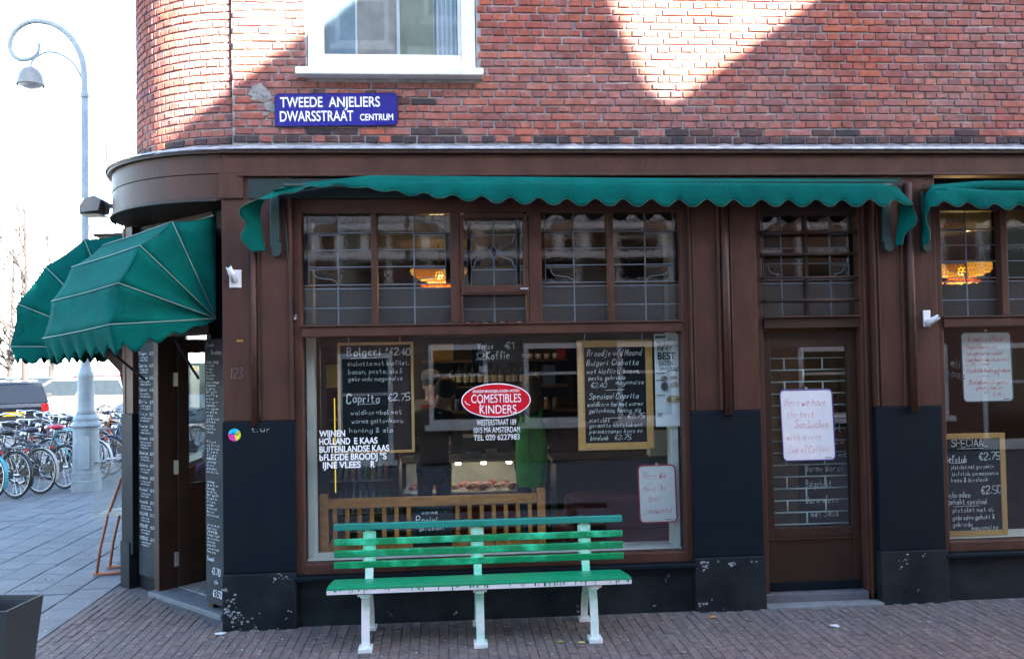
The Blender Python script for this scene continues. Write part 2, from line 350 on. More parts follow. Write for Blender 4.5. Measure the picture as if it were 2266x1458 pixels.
for b in bricks:
    x, y, z, rz, t, ln, k = b
    dark = (k == 0 and random.random() < .86) or (k == 1 and random.random() < .35)
    z += .0035*math.sin(x*1.25+k*.35)+.002*math.sin(x*3.7+k) if t != 'c' else 0
    if t in 'sh' and .5 < x < 2.02 and 3.93 < z < 4.17 and random.random() < .08: dark = True
    tb = random.choice((dms if dark else sm) if t == 's' else (dm if dark else hm))
    if id(b) in single: link('brick', tb[0], cwall if t == 'c' else wall, (x, y, z), rz).scale = (random.uniform(.965, 1.02), 1, random.uniform(.94, 1.05))
    else:
        m_ = (restcd if dark else restc) if t == 'c' else (restd if dark else rest)
        m_.T = Matrix.Translation((x, y, z)) @ Matrix.Rotation(rz, 4, 'Z')
        if t == 'cut':
            if ln < .02: continue
            m_.T = m_.T @ Matrix.Diagonal((ln/.0905, 1, 1, 1))
        m_.T = m_.T @ Matrix.Diagonal((random.uniform(.965, 1.02), 1, random.uniform(.94, 1.05), 1))
        m_.add(tb[1], tb[2])
for m_, nm, mt, pa in ((rest, 'brick_field', BRICK, wall), (restd, 'sooty_brick_field', BRICK_DARK, wall), (restc, 'brick_field', BRICK, cwall), (restcd, 'sooty_brick_field', BRICK_DARK, cwall)):
    m_.build(nm, mt, pa, kind='stuff')
# cement patch beside the street sign
ptch = MB(); rg = random.Random(4)
for cx, cz, r_ in ((.25, 4.06, .075), (.29, 4.02, .06), (.33, 3.95, .045), (.22, 4.0, .03), (.36, 3.91, .03), (.3, 3.88, .02)):
    n_ = 14; ring = [(cx+r_*math.cos(2*math.pi*i/n_)*rg.uniform(.75, 1.25), FW-.001, cz+r_*.8*math.sin(2*math.pi*i/n_)*rg.uniform(.7, 1.2)) for i in range(n_)]
    ptch.add([(cx, FW-.0035, cz)]+ring+[(p[0], FW+.012, p[2]) for p in ring], [(0, i+1, (i+1) % n_+1) for i in range(n_)]+[(i+1, i+1+n_, (i+1) % n_+1+n_, (i+1) % n_+1) for i in range(n_)])
ptch.build('cement_patch', mat('cement', (.27,.26,.25), .95, (.16,.155,.15), 18, 1.0, 35), wall)
# storeys above the picture, side wall
up = MB(); up.box(.05, 14, FW+.01, 6, 5.6, 10.2); up.grid([[(*arc(CRD, a), z) for a in AR] for z in (5.6, 10.2)]); up.box(CX-CRD, .05, 1.25, 6, 5.6, 10.2)
up.build('upper_storeys', BRICK_FAR, bld)
MB().box(CX-CRD, CX-CRD+.2, 1.25, 6, 3.4, 5.6).build('side_upper_wall', BRICK_FAR, bld)
MB().box(9, 14, FW, .5, 0, 5.6).build('neighbour_wall', BRICK_FAR, bld)
# ---- upper window
uw = boxo('window', CREAM, bld, .625, .715, .17, .30, 4.21, 5.6)
boxo('frame', CREAM, uw, 1.82, 1.93, .17, .30, 4.21, 5.6); boxo('frame', CREAM, uw, .715, 1.82, .172, .30, 4.21, 4.345)
boxo('frame', CREAM, uw, .716, .742, .215, .28, 4.345, 5.6, .003); boxo('frame', CREAM, uw, 1.793, 1.819, .215, .28, 4.345, 5.6, .003); boxo('frame', CREAM, uw, .742, 1.793, .215, .28, 4.346, 4.375, .003)
boxo('sill', SILLW, uw, .545, 1.985, .05, .30, 4.165, 4.222, .008)
MB().box(.735, 1.80, .243, .247, 4.37, 5.58).build('pane', glass('upper_glass', (.85, .9, .92), boost=.9), uw)
for i, (a, b, c) in enumerate((((.735, .985, (.26,.32,.37))), (1.0, 1.31, (.4,.34,.3)), (1.335, 1.6, (.33,.33,.24)))):
    boxo('reflection_panel', mat('reflection_panel_%d' % i, c, .8), uw, a, b, (.262+.004*i), (.264+.004*i), 4.3, 5.58, .001)  # tinted panels that paint in the reflection of the houses opposite
boxo('reflection_bar', CREAM, uw, .985, 1.0, .258, .262, 4.3, 5.58, .001); boxo('reflection_bar', CREAM, uw, 1.31, 1.335, .258, .262, 4.3, 5.58, .001)  # white bars painted in for the reflected window frames
cu = [[(1.6+.2*i/24, (.30+.018*math.sin(i*1.35)+.004*math.sin(i*3.1)), z) for i in range(25)] for z in (4.3, 5.58)]
MB().grid(cu).build('curtain', mat('net_curtain', (.7,.72,.72), .9, (.6,.62,.63)), uw, smooth=True)
MB().box(.6, 1.95, .9, .92, 4.1, 5.6).build('room_back', mat('upper_room', (.18,.17,.16), .9), uw)

# ---- lead flashing (wavy) over fascia, flat and around the corner
fl = MB(); rows = [[], [], []]
pts = [(*arc(1.0, a), a) for a in reversed(AR[1:])]
path = [('c', a) for a in [R(90)-R(90)*i/24 for i in range(25)]] + [('f', .08+8.9*i/160) for i in range(1, 161)]
for kd, q in path:
    wv = .006*math.sin(q*31)+.005*math.sin(q*77+1)+random.uniform(-.003, .003)
    if kd == 'c':
        rows[0].append((*arc(1.30, q), 3.563)); rows[1].append((*arc(1.29, q), 3.578)); rows[2].append((*arc(1.07, q), 3.645+wv))
    else:
        rows[0].append((q, -.052, 3.563)); rows[1].append((q, -.045, 3.582)); rows[2].append((q, FW+.004, 3.648+wv))
fl.grid(rows).build('lead_flashing', LEAD, bld, smooth=True, solid=.004)
# ---- fascia, straight
fa = boxo('fascia', BROWN, bld, .02, 9, -.012, .16, 3.388, 3.53, .004)
boxo('cornice_mould', BROWN2, fa, .0, 9, -.045, .14, 3.532, 3.562, .008)
boxo('fascia_bead', BROWN, fa, .13, 9, -.03, .1, 3.362, 3.387, .006)
# curved fascia: two tiers
def ring(mb, r0, r1, z0, z1, a0=R(2), a1=R(92), n=40):
    A = [a0+(a1-a0)*i/n for i in range(n+1)]
    mb.grid([[(*arc(r1, a), z0) for a in A], [(*arc(r1, a), z1) for a in A], [(*arc(r0, a), z1) for a in A], [(*arc(r0, a), z0) for a in A], [(*arc(r1, a), z0) for a in A]])
    for a in (a0, a1): mb.quad((*arc(r0, a), z0), (*arc(r1, a), z0), (*arc(r1, a), z1), (*arc(r0, a), z1))
    return mb
cf = ring(MB(), 1.0, 1.25, 3.392, 3.535).build('curved_fascia', BROWN, bld, smooth=False)
ring(MB(), 1.0, 1.246, 3.215, 3.386).build('lower_board', BROWN, cf); ring(MB(), 1.0, 1.285, 3.537, 3.56).build('cap_mould', BROWN2, cf)
ring(MB(), 1.0, 1.256, 3.19, 3.213).build('bottom_bead', BROWN2, cf)
for q in (cf, *cf.children):
    q.data.polygons.foreach_set('use_smooth', [True]*len(q.data.polygons)); m_ = q.modifiers.new('e', 'EDGE_SPLIT'); m_.split_angle = R(35)
so = [(*arc(1.2, R(90)*i/24), 3.196) for i in range(25)] + [(-.95, 1.6, 3.196), (.1, 1.6, 3.196)]
MB().add(so, [tuple(range(len(so)))]).build('soffit', BROWN2, bld)
MB().tube([(*arc(1.262, R(5)+R(80)*i/20), 3.185+-.0) for i in range(21)], .008, 6).build('cable', BLACK, bld, smooth=True)

# ---- painted piers
def pier(x0, x1, zt=3.36, depth=.28, worn=True, name='pier'):
    p = boxo(name, BROWN, bld, x0, x1, 0.0, depth, 1.535, zt, .004)
    boxo('dado', NAVY, p, x0-.006, x1+.006, -.012, depth, .41, 1.533, .006)
    boxo('plinth', NAVY_WORN, p, x0-.01, x1+.01, -.03, depth, -.02, .408, .007)
    return p
p1 = pier(0, .52)
boxo('capital', BROWN, p1, -.012, .165, -.02, .1, 3.2, 3.387, .004)
MB().tube([(.232, -.012, 1.5), (.232, -.012, 2.86)], .024, 10).build('round_mould', BROWN, p1, smooth=True); boxo('mould_strip', BROWN2, p1, .262, .278, -.018, .02, 1.54, 2.86, .004)
boxo('inner_strip', BROWN, p1, .497, .519, -.02, .03, 1.54, 3.2, .004)
p2 = pier(3.555, 4.095)
for a, b in ((3.556, 3.572), (3.583, 3.595)): boxo('mould_strip', BROWN, p2, a, b, -.014, .02, 1.538, 3.3, .004)
pp = MB().tube([(3.838, -.03, 1.5), (3.838, -.03, 3.3)], .03, 12).build('round_mould', BROWN, p2, smooth=True)
boxo('mould_strip', BROWN, p2, 3.776, 3.8, -.03, .02, 1.538, 3.3, .005); boxo('mould_strip', BROWN2, p2, 3.878, 3.894, -.02, .02, 1.538, 3.3, .005)
p3 = pier(5.035, 5.565)
MB().tube([(5.335, -.03, 1.49), (5.335, -.03, 3.3)], .028, 12).build('round_mould', BROWN, p3, smooth=True)
for a, b in ((5.04, 5.056), (5.075, 5.087), (5.265, 5.285)): boxo('mould_strip', BROWN, p3, a, b, -.016, .02, 1.538, 3.3, .004)
p4 = pier(8.45, 9)
# white scuffs where the paint has flaked off the plinths
def flakes(parent, spots, y):
    m_ = MB(); rg = random.Random(9)
    for cx, cz, r_, k in spots:
        for _ in range(k):
            x, z, s = cx+rg.gauss(0, r_), cz+rg.gauss(0, r_*.7), rg.uniform(.004, .013); n_ = 7
            m_.add([(x+s*math.cos(2*math.pi*i/n_)*rg.uniform(.5, 1.3), y-rg.uniform(.0002, .0012), z+s*.8*math.sin(2*math.pi*i/n_)*rg.uniform(.5, 1.2)) for i in range(n_)], [tuple(range(n_-1, -1, -1))])
    m_.build('bare_patch', mat('bare_plaster', (.34,.36,.38), .9, (.12,.13,.15), 30), parent, kind='stuff')
flakes(p1, ((.05, .22, .03, 14), (.07, .12, .035, 16), (.12, .06, .04, 12), (.43, .385, .02, 5), (.36, .36, .02, 3), (.02, .3, .012, 9), (.02, .15, .012, 9), (.48, .12, .01, 2)), -.031)
flakes(p2, ((3.62, .345, .02, 14), (3.60, .375, .015, 6), (3.83, .36, .018, 9), (3.72, .37, .01, 2), (4.0, .36, .012, 3), (3.6, .06, .02, 7)), -.031)
flakes(p3, ((5.2, .33, .035, 8), (5.36, .37, .03, 3), (5.33, .1, .02, 2)), -.031)
boxo('paint_dab', mat('ochre', (.45, .22, .04), .8), p1, .105, .15, -.0015, .001, 2.128, 2.141, 0)

# ---- leaded transom lights
def came(mb, a, b, y, w_=.008): mb.bar((a[0], y, a[1]), (b[0], y, b[1]), w_, .007, (0, 1, 0))
def leaded(parent, x0, x1, z0, z1, y, side, small=False):
    """two columns of glass pieces held in lead; side=-1/1: where the coloured border stands, 0: the flower light"""
    cm = MB(); h = lambda z: z0+(z1-z0)*z
    xm = (x0+x1)/2; rowsz = [0, .155, .33, .365, .505, .525, .68, .815, .835, 1] if not small else [0, .5, 1]
    for i in range(len(rowsz)-1):
        for j in range(2):
            a, b = (x0, xm) if j == 0 else (xm, x1); za, zb = h(rowsz[i]), h(rowsz[i+1])
            mt = GLASS_OBSCURE if (small or i < 2) else GLASS_CLEAR
            if not small:
                outer = (j == 0 and side < 0) or (j == 1 and side > 0)
                if i == 2: mt = GLASS_AMBER
                if outer and i in (4, 7): mt = GLASS_PURPLE
                if outer and i == 8: mt = GLASS_CLEAR
            MB().box(a+.001, b-.001, y-.002, y+.002, za+.001, zb-.001).build('glass_piece', mt, parent)
        if i:
            z = h(rowsz[i])
            if i in (4, 5, 7, 8) and side and not small:
                came(cm, (x0, z), (xm, z), y) if side < 0 or i in (5, 8) else None
                came(cm, (xm, z), (x1, z), y) if side > 0 or i in (5, 8) else None
            else: came(cm, (x0, z), (x1, z), y)
    came(cm, (xm, z0), (xm, z1), y, .01)
    if side and not small:
        e = x0 if side < 0 else x1; q = e-side*.035
        came(cm, (q, h(.365)), (q, h(1)), y); MB().box(min(e, q), max(e, q), y-.005, y-.0035, h(.365), h(.83)).build('glass_piece', GLASS_PURPLE, parent)
        xa = e-side*.075
        for zz, s in ((.505, -1), (.835, 1)):      # the bracket-shaped amber corners
            pth = [(xa, h(zz)), (xa-side*.004, h(zz+s*.04)), (xa-side*.03, h(zz+s*.075)), (xa-side*.09, h(zz+s*.085)), (xm+side*.05, h(zz+s*.09)), (xm+side*.015, h(zz+s*.11)), (xm, h(zz+s*.15))]
            cm.tube([(p[0], y-.004, p[1]) for p in pth], .004, 6)
            pl = [(p[0], y-.0055, p[1]) for p in pth]+[(xm, y-.0055, h(zz))]
            MB().add(pl, [tuple(range(len(pl)))]).build('glass_piece', GLASS_AMBER, parent)
    cm.build('lead_came', CAME, parent)
def flower(parent, x0, x1, z0, z1, y):
    cm = MB(); xm = (x0+x1)/2; h = lambda z: z0+(z1-z0)*z; g = lambda q: x0+(x1-x0)*q
    for a, b in ((0, .5), (.5, 1)):
        for c, d, mt in ((0, .27, GLASS_OBSCURE), (.27, .75, GLASS_CLEAR), (.75, 1, GLASS_CLEAR)):
            MB().box(g(a)+.001, g(b)-.001, y-.002, y+.002, h(c)+.001, h(d)-.001).build('glass_piece', mt, parent)
    for q in (.06, .115, .885, .94): came(cm, (g(q), z0), (g(q), z1), y)
    for q in (.245, .285, .505, .725, .765, .93): came(cm, (x0, h(q)), (x1, h(q)), y)
    came(cm, (xm, z0), (xm, z1), y)
    for s in (-1, 1):
        for t in (-1, 1):
            pt = [(xm+s*.03, h(.505)+t*.008), (xm+s*.06, h(.505)+t*.04), (xm+s*.11, h(.505)+t*.05), (xm+s*.145, h(.505)+t*.07), (xm+s*.16, h(.505)+t*.118)]
            cm.tube([(p[0], y-.005, p[1]) for p in pt], .0045, 6)
        pl = [(xm+s*.16, h(.505)+.118), (xm+s*.145, h(.505)+.07), (xm+s*.11, h(.505)+.05), (xm+s*.06, h(.505)+.04), (xm+s*.01, h(.505)+.05), (xm+s*.01, h(.505)+.118)]
        for t in (1, -1): MB().add([(p[0], y-.0055, h(.505)+t*(p[1]-h(.505))) for p in pl], [tuple(range(6))]).build('glass_piece', GLASS_AMBER, parent)
    di = [(xm, h(.505)+.05), (xm+.022, h(.505)+.02), (xm+.022, h(.505)-.02), (xm, h(.505)-.05), (xm-.022, h(.505)-.02), (xm-.022, h(.505)+.02)]
    cm.tube([(p[0], y-.007, p[1]) for p in di], .004, 6, closed=True); MB().add([(p[0], y-.0065, p[1]) for p in di], [tuple(range(6))]).build('glass_piece', GLASS_PURPLE, parent)
    for q in ((.06, .115), (.885, .94)): MB().box(g(q[0]), g(q[1]), y-.0055, y-.0045, h(.03), h(.93)).build('glass_piece', GLASS_PURPLE, parent)
    cm.build('lead_came', CAME, parent)
GY = .105
def shopwindow(x0, xs, x1, label=None):
    w_ = boxo('shop_window', BROWN, bld, x0, x0+.062, .03, .15, .37, 3.2, .006)          # left stile carries the rest
    boxo('frame', BROWN, w_, x1-.062, x1, .03, .15, .37, 3.2, .006)
    boxo('frame', BROWN, w_, x0+.062, x1-.062, .035, .15, 3.09, 3.2, .006)
    boxo('transom_bar', BROWN, w_, x0+.055, x1-.055, .015, .15, 2.152, 2.228, .008); boxo('transom_drip', BROWN, w_, x0+.055, x1-.055, .002, .1, 2.229, 2.242, .004)
    boxo('bottom_rail', BROWN, w_, x0+.055, x1-.055, .025, .15, .372, .452, .008)
    boxo('sill_ledge', NAVY, w_, x0-.01, x1+.01, -.035, .1, .335, .371, .008)
    boxo('stall_riser', NAVY_WORN, w_, x0-.01, x1+.01, .02, .15, -.02, .333, .006)
    for a, b in xs: boxo('mullion', BROWN, w_, a, b, .03, .15, 2.243, 3.09, .006)
    MB().box(x0+.058, x1-.058, GY-.003, GY+.003, .452, 2.152).build('pane', GLASS, w_)
    # white inner lining
    for a, b in ((x0+.063, x0+.12), (x1-.12, x1-.063)): boxo('inner_lining', CREAM, w_, a, b, .2, .34, .455, 3.05, .004)
    boxo('inner_sill', CREAM, w_, x0+.062, x1-.062, .152, .42, .42, .455, .004)
    return w_
w1 = shopwindow(.52, ((1.104, 1.149), (1.706, 1.781), (2.306, 2.409), (2.931, 2.974)), 3.56)
for a, b, s in ((.586, 1.104, -1), (1.149, 1.706, 1), (2.409, 2.931, -1), (2.974, 3.498, 1)): leaded(w1, a, b, 2.243, 3.09, GY, s)
sa = boxo('vent_sash', BROWN, w1, 1.783, 1.812, .02, .13, 2.46, 3.075, .004); boxo('vent_sash', BROWN, w1, 2.275, 2.304, .02, .13, 2.46, 3.075, .004)
boxo('vent_sash', BROWN, w1, 1.812, 2.275, .02, .13, 2.47, 2.53, .004); boxo('vent_sash', BROWN, w1, 1.812, 2.275, .02, .13, 3.05, 3.088, .004); boxo('sash_rail', BROWN, w1, 1.783, 2.304, .012, .06, 2.458, 2.466, .002)
boxo('catch', STEEL, w1, 2.24, 2.30, -.0, .02, 2.492, 2.506, .003)
flower(w1, 1.812, 2.275, 2.53, 3.05, GY)
boxo('vent_sash', BROWN, w1, 1.783, 1.80, .025, .13, 2.244, 2.457, .004); boxo('vent_sash', BROWN, w1, 2.287, 2.304, .025, .13, 2.244, 2.457, .004)
leaded(w1, 1.80, 2.287, 2.25, 2.455, GY, 0, small=True)
boxo('roller_cleat', STEEL, w1, .522, .542, .0, .03, 2.285, 2.325, .004)
w3 = shopwindow(5.565, ((6.128, 6.186), (6.74, 6.81), (7.36, 7.43)), 8.45)
for a, b, s in ((5.63, 6.128, -1), (6.186, 6.74, 1), (6.81, 7.36, -1), (7.43, 8.385, 1)): leaded(w3, a, b, 2.243, 3.09, GY, s)

# ---- the shut side door with transom light
d2 = boxo('side_door', BROWN2, bld, 4.175, 4.25, .15, .2, .085, 2.145, .004)
boxo('stile', BROWN2, d2, 4.885, 4.955, .15, .2, .085, 2.145, .004); boxo('rail', BROWN2, d2, 4.25, 4.885, .15, .2, 2.015, 2.145, .004); boxo('rail', BROWN2, d2, 4.25, 4.885, .15, .2, .50, .578, .004)
boxo('panel', BROWN2, d2, 4.245, 4.89, .165, .19, .1, .50, .006); boxo('panel_mould', BROWN, d2, 4.2, 4.93, .143, .15, .488, .497, .002); boxo('kick_board', NAVY, d2, 4.19, 4.94, .14, .15, .087, .155, .003)
MB().box(4.248, 4.887, .178, .184, .576, 2.017).build('pane', GLASS, d2)
boxo('frame', BROWN, bld, 4.097, 4.172, .09, .26, .0, 3.3, .005, label='brown door frame post')
boxo('frame', BROWN, bld, 4.958, 5.033, .06, .26, .0, 3.3, .005)
boxo('frame_mould', BROWN, bld, 4.978, 4.996, .035, .06, .03, 3.3, .004)
hd = boxo('door_head', BROWN2, bld, 4.172, 4.958, .07, .26, 2.165, 2.25, .005); boxo('drip', BROWN, hd, 4.172, 4.958, .045, .1, 2.251, 2.262, .003)
dl = boxo('door_light', BROWN2, bld, 4.545, 4.57, .13, .2, 2.262, 3.07, .004); boxo('frame', BROWN2, dl, 4.172, 4.958, .1, .26, 3.07, 3.3, .004)
leaded(dl, 4.174, 4.545, 2.263, 3.07, .16, -1); leaded(dl, 4.57, 4.956, 2.263, 3.07, .16, 1)
for z in (2.385, 2.565, 2.752, 2.925): MB().tube([(4.165, .075, z), (4.965, .075, z)], .0135, 10).build('bar', BROWN2, dl, smooth=True)
boxo('threshold', mat('step_stone', (.1,.1,.115), .7, (.07,.07,.08), 8, .2), bld, 4.1, 5.03, .06, .3, .0, .082, .006)
boxo('doorstep', mat('cement_step', (.17,.18,.185), .9, (.11,.12,.125), 7, .5, 40), bld, 4.1, 5.03, -.06, .06, -.02, .022, .01)
# pale burglar grille behind the door glass
gr = thing('door_grille', 'pale metal burglar grille of staggered bars behind side door glass', 'grille', (4.56, .26, .6))
GR = mat('pale_metal', (.55,.62,.6), .4, (.45,.52,.5))
for i in range(16):
    z = .585+.0958*i
    MB().tube([(4.225, .26, z), (4.905, .26, z)], .0055, 8).build('bar', GR, gr, smooth=True)
    if i < 15:
        for x in ((4.40, 4.72) if i % 2 else (4.56,)): MB().tube([(x, .26, z), (x, .26, z+.0958)], .007, 8).build('upright', GR, gr, smooth=True)

# ---- chamfered corner entrance
CHM = Matrix(((CH_T.x, CH_N.x, 0, CH_O.x), (CH_T.y, CH_N.y, 0, CH_O.y), (0, 0, 1, 0), (0, 0, 0, 1)))
def cbox(name, m_, parent, u0, u1, v0, v1, z0, z1, bevel=.004, **kw): return MB(CHM).box(u0, u1, v0, v1, z0, z1).build(name, m_, parent, bevel=bevel, **kw)
ent = cbox('corner_entrance', BROWN, bld, 1.555, 1.75, -.22, .0, 1.53, 3.19)
cbox('dado', NAVY, ent, 1.55, 1.757, -.22, .01, .3, 1.528); cbox('plinth', NAVY_WORN, ent, 1.60, 1.765, -.22, .02, -.02, .40)
cbox('backing', NAVY, ent, 1.25, 1.55, -.2, -.06, -.02, 3.19)
cbox('door_post', BROWN2, ent, 1.165, 1.25, -.2, -.03, -.02, 2.35); cbox('door_post', BROWN2, ent, .33, .40, -.2, -.04, -.02, 2.35)
cbox('backing', NAVY, ent, .05, .33, -.2, -.08, -.02, 3.19); cbox('lintel', BROWN2, ent, .33, 1.25, -.2, -.02, 2.2, 2.33); cbox('over_panel', BROWN2, ent, .33, 1.25, -.2, -.06, 2.331, 3.19)
cbox('threshold', mat('worn_stone', (.12,.13,.14), .7, (.07,.08,.09), 8, .3), ent, .1, 1.25, -.2, .03, -.02, .035, .01)
tpn = MB(CHM).box(.41, 1.16, -.48, -.2, -.02, .04).build('tread_plate', STEEL, ent)
tb = MB(CHM)
for i in range(15):
    for j in range(7):
        u, v = .435+.05*i, -.46+.042*j
        tb.add([(u-.018, v, .041), (u, v-.009, .041), (u+.018, v, .041), (u, v+.009, .041), (u, v, .047)] if (i+j) % 2 else [(u, v-.018, .041), (u+.009, v, .041), (u, v+.018, .041), (u-.009, v, .041), (u, v, .047)], [(0,1,4),(1,2,4),(2,3,4),(3,0,4)])
tb.build('tread_stud', mat('bright_steel', (.75,.77,.8), .3, metal=.6), tpn)
# open leaf, hinged on the far post, swung in
LM = CHM @ Matrix.Translation((1.16, -.2, 0)) @ Matrix.Rotation(R(-92), 4, 'Z')      # local +x: along the leaf
def lbox(name, m_, parent, *a, bevel=.004): return MB(LM).box(*a).build(name, m_, parent, bevel=bevel)
leaf = lbox('door_leaf', BROWN2, ent, 0, .1, -.02, .02, .05, 2.18)
lbox('stile', BROWN2, leaf, .62, .72, -.02, .02, .05, 2.18); lbox('rail', BROWN2, leaf, .1, .62, -.02, .02, 2.06, 2.18); lbox('panel', BROWN2, leaf, .1, .62, -.014, .014, .05, .92)
lbox('pane', GLASS, leaf, .1, .62, -.003, .003, .92, 2.06, bevel=0)
for z in (.28, 1.07, 1.83): MB(CHM).box(1.142, 1.168, -.215, -.165, z-.06, z+.06).build('hinge', STEEL, leaf, bevel=.004)

# ---- shop interior shell
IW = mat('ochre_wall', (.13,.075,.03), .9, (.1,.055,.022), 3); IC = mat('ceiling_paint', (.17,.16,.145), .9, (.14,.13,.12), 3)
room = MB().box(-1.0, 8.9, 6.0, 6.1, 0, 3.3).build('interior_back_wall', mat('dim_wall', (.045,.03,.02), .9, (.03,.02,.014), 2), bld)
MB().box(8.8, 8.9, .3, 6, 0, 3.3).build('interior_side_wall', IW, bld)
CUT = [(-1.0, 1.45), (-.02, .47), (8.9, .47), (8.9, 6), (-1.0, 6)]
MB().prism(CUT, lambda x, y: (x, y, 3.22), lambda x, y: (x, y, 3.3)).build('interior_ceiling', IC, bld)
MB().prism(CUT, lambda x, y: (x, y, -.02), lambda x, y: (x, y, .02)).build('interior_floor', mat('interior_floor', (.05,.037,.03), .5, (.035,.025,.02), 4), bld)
MB().box(5.0, 5.12, .6, 6, 0, 3.22).build('interior_partition', IW, bld)
for a, b, c, d in ((1.4, 2.3, 0, 3.4), (5.1, 6, 0, 3.4), (2.3, 5.1, 0, .93), (2.3, 5.1, 2.3, 3.4)): MB().box(-1.2, -1.02, a, b, c, d).build('side_wall', BROWN, bld)
MB().box(-1.12, -1.11, 2.3, 5.1, .93, 2.3).build('side_pane', GLASS, bld)
MB().box(-1.2, 14, 6.1, 6.3, 0, 5.6).build('rear_wall', BRICK_FAR, bld)
MB().box(.05, 9, .4, 6.1, 3.32, 3.5).build('first_floor_slab', IC, bld)

sp = MB().prism([(-1.2, 3.16), (-1.46, 3.13), (-1.46, 2.05), (-1.33, 1.9), (-1.27, 1.6), (-1.2, 1.6)], lambda x, z: (x, 1.62, z), lambda x, z: (x, 1.86, z)).build('side_pilaster', BROWN, bld, bevel=.006)
boxo('pilaster_cap', BROWN2, sp, -1.54, -1.2, 1.58, 1.9, 3.14, 3.17, .004)

# ================================================================== hand lettering: one-stroke alphabet
GL = {'a':'46 26 15 14 23 33 44,46 43','b':'19 13,15 26 36 45 44 33 23 14','c':'45 36 26 15 14 23 33 44','d':'49 43,45 36 26 15 14 23 33 44','e':'15 45 36 26 15 14 23 33 43',
'f':'48 39 28 23,16 36','g':'46 26 15 14 23 33 44,46 42 31 21 12','h':'19 13,15 26 36 45 43','i':'26 23,28 27','j':'36 32 21 11,38 37','k':'19 13,46 14,25 43','l':'29 24 33','m':'06 03,05 16 25 23,25 36 45 43',
'n':'16 13,15 26 36 45 43','o':'26 15 14 23 33 44 45 36 26','p':'16 11,15 26 36 45 44 33 23 14','q':'46 41,45 36 26 15 14 23 33 44','r':'16 13,15 26 36','s':'46 26 15 25 34 44 33 13','t':'28 24 33 43,16 36',
'u':'16 14 23 33 44,46 43','v':'06 23 46','w':'06 13 25 33 46','x':'16 43,46 13','y':'16 14 23 33 44,46 42 31 11','z':'16 46 13 43',
'A':'03 29 43,15 35','B':'09 03,09 29 38 37 26 06,26 35 44 33 03','C':'48 39 19 08 04 13 33 44','D':'09 03 23 35 37 29 09','E':'49 09 03 43,06 36','F':'49 09 03,06 36','G':'48 39 19 08 04 13 33 44 46 26','H':'09 03,49 43,06 46',
'I':'29 23','J':'39 34 23 13 04','K':'09 03,49 06 43','L':'09 03 43','M':'03 09 25 49 43','N':'03 09 43 49','O':'19 08 04 13 33 44 48 39 19','P':'03 09 39 48 47 36 06','R':'03 09 39 48 47 36 06,26 43',
'S':'48 39 19 08 17 36 45 44 33 13 04','T':'09 49,29 23','U':'09 04 13 33 44 49','V':'09 23 49','W':'09 13 27 33 49','Y':'09 26 49,26 23','Z':'09 49 03 43',
'0':'19 08 04 13 33 44 48 39 19','1':'18 29 23','2':'08 19 39 48 47 03 43','3':'08 19 39 48 26 45 44 33 13 04','4':'39 05 45,37 33','5':'49 09 06 36 45 44 33 03','6':'39 18 05 04 13 33 44 35 15','7':'09 49 13','8':'26 17 18 29 38 37 26 14 23 33 44 26','9':'47 36 16 07 08 19 39 48 47 33',
'€':'48 39 29 17 15 23 33 44,06 36,05 35','&':'43 17 18 29 38 14 13 23 45','.':'23 24',',':'24 12','*':'27 29,18 38,17 39','-':'15 35','!':'29 25,23 24','/':'03 49','%':'03 49,18 09,43 34','~':'05 16 26 35 46'}
def smooth(pts, closed=False):
    if len(pts) < 3: return pts
    out = []
    for i in range(len(pts)-1):
        p0 = pts[max(i-1, 0)]; p1 = pts[i]; p2 = pts[i+1]; p3 = pts[min(i+2, len(pts)-1)]
        for t in (0, .34, .67):
            out.append(tuple(.5*(2*p1[k]+(p2[k]-p0[k])*t+(2*p0[k]-5*p1[k]+4*p2[k]-p3[k])*t*t+(-p0[k]+3*p1[k]-3*p2[k]+p3[k])*t**3) for k in (0, 1)))
    return out+[pts[-1]]
EPS = [0]
def write(mb, text, x, z, size, place, width=None, weight=.085, slant=.05, jit=.36, rg=random.Random(3), soft=True, tilt=0):
    u = size/6; sx = u*.8; adv = lambda ch: 2.6 if ch == ' ' else (2.6 if ch in 'il.,!1I' else 5.3)
    if width: sx = width/sum(adv(c_) for c_ in text)
    X = x
    for ch in text:
        gph = GL.get(ch)
        if gph:
            dy = rg.uniform(-jit, jit)
            for st in gph.split(','):
                pts = [(int(q[0])+rg.uniform(-jit, jit)*.5, int(q[1])-3+rg.uniform(-jit, jit)*.5+dy) for q in st.split()]
                if ch in 'il.,!1I': pts = [(p[0]-1.3, p[1]) for p in pts]
                if soft: pts = smooth(pts)
                pts = [(X+p[0]*sx+p[1]*u*slant, z+p[1]*u+(X+p[0]*sx-x)*tilt) for p in pts]
                hw = size*weight/2*rg.uniform(.62, 1.3)
                for a, b in zip(pts, pts[1:]):
                    dx, dz = b[0]-a[0], b[1]-a[1]; L = math.hypot(dx, dz)
                    if L < 1e-6: continue
                    ex, ez = dx/L*hw*.5, dz/L*hw*.5; nx_, nz_ = -dz/L*hw, dx/L*hw; EPS[0] = (EPS[0]+1) % 7; d = .0006+EPS[0]*.00012
                    mb.add([place(a[0]-ex-nx_, a[1]-ez-nz_, d), place(b[0]+ex-nx_, b[1]+ez-nz_, d), place(b[0]+ex+nx_, b[1]+ez+nz_, d), place(a[0]-ex+nx_, a[1]-ez+nz_, d)], [(0, 1, 2, 3)])
        X += adv(ch)*sx
    return X
def fplane(y): return lambda x, z, d: (x, y-d, z)
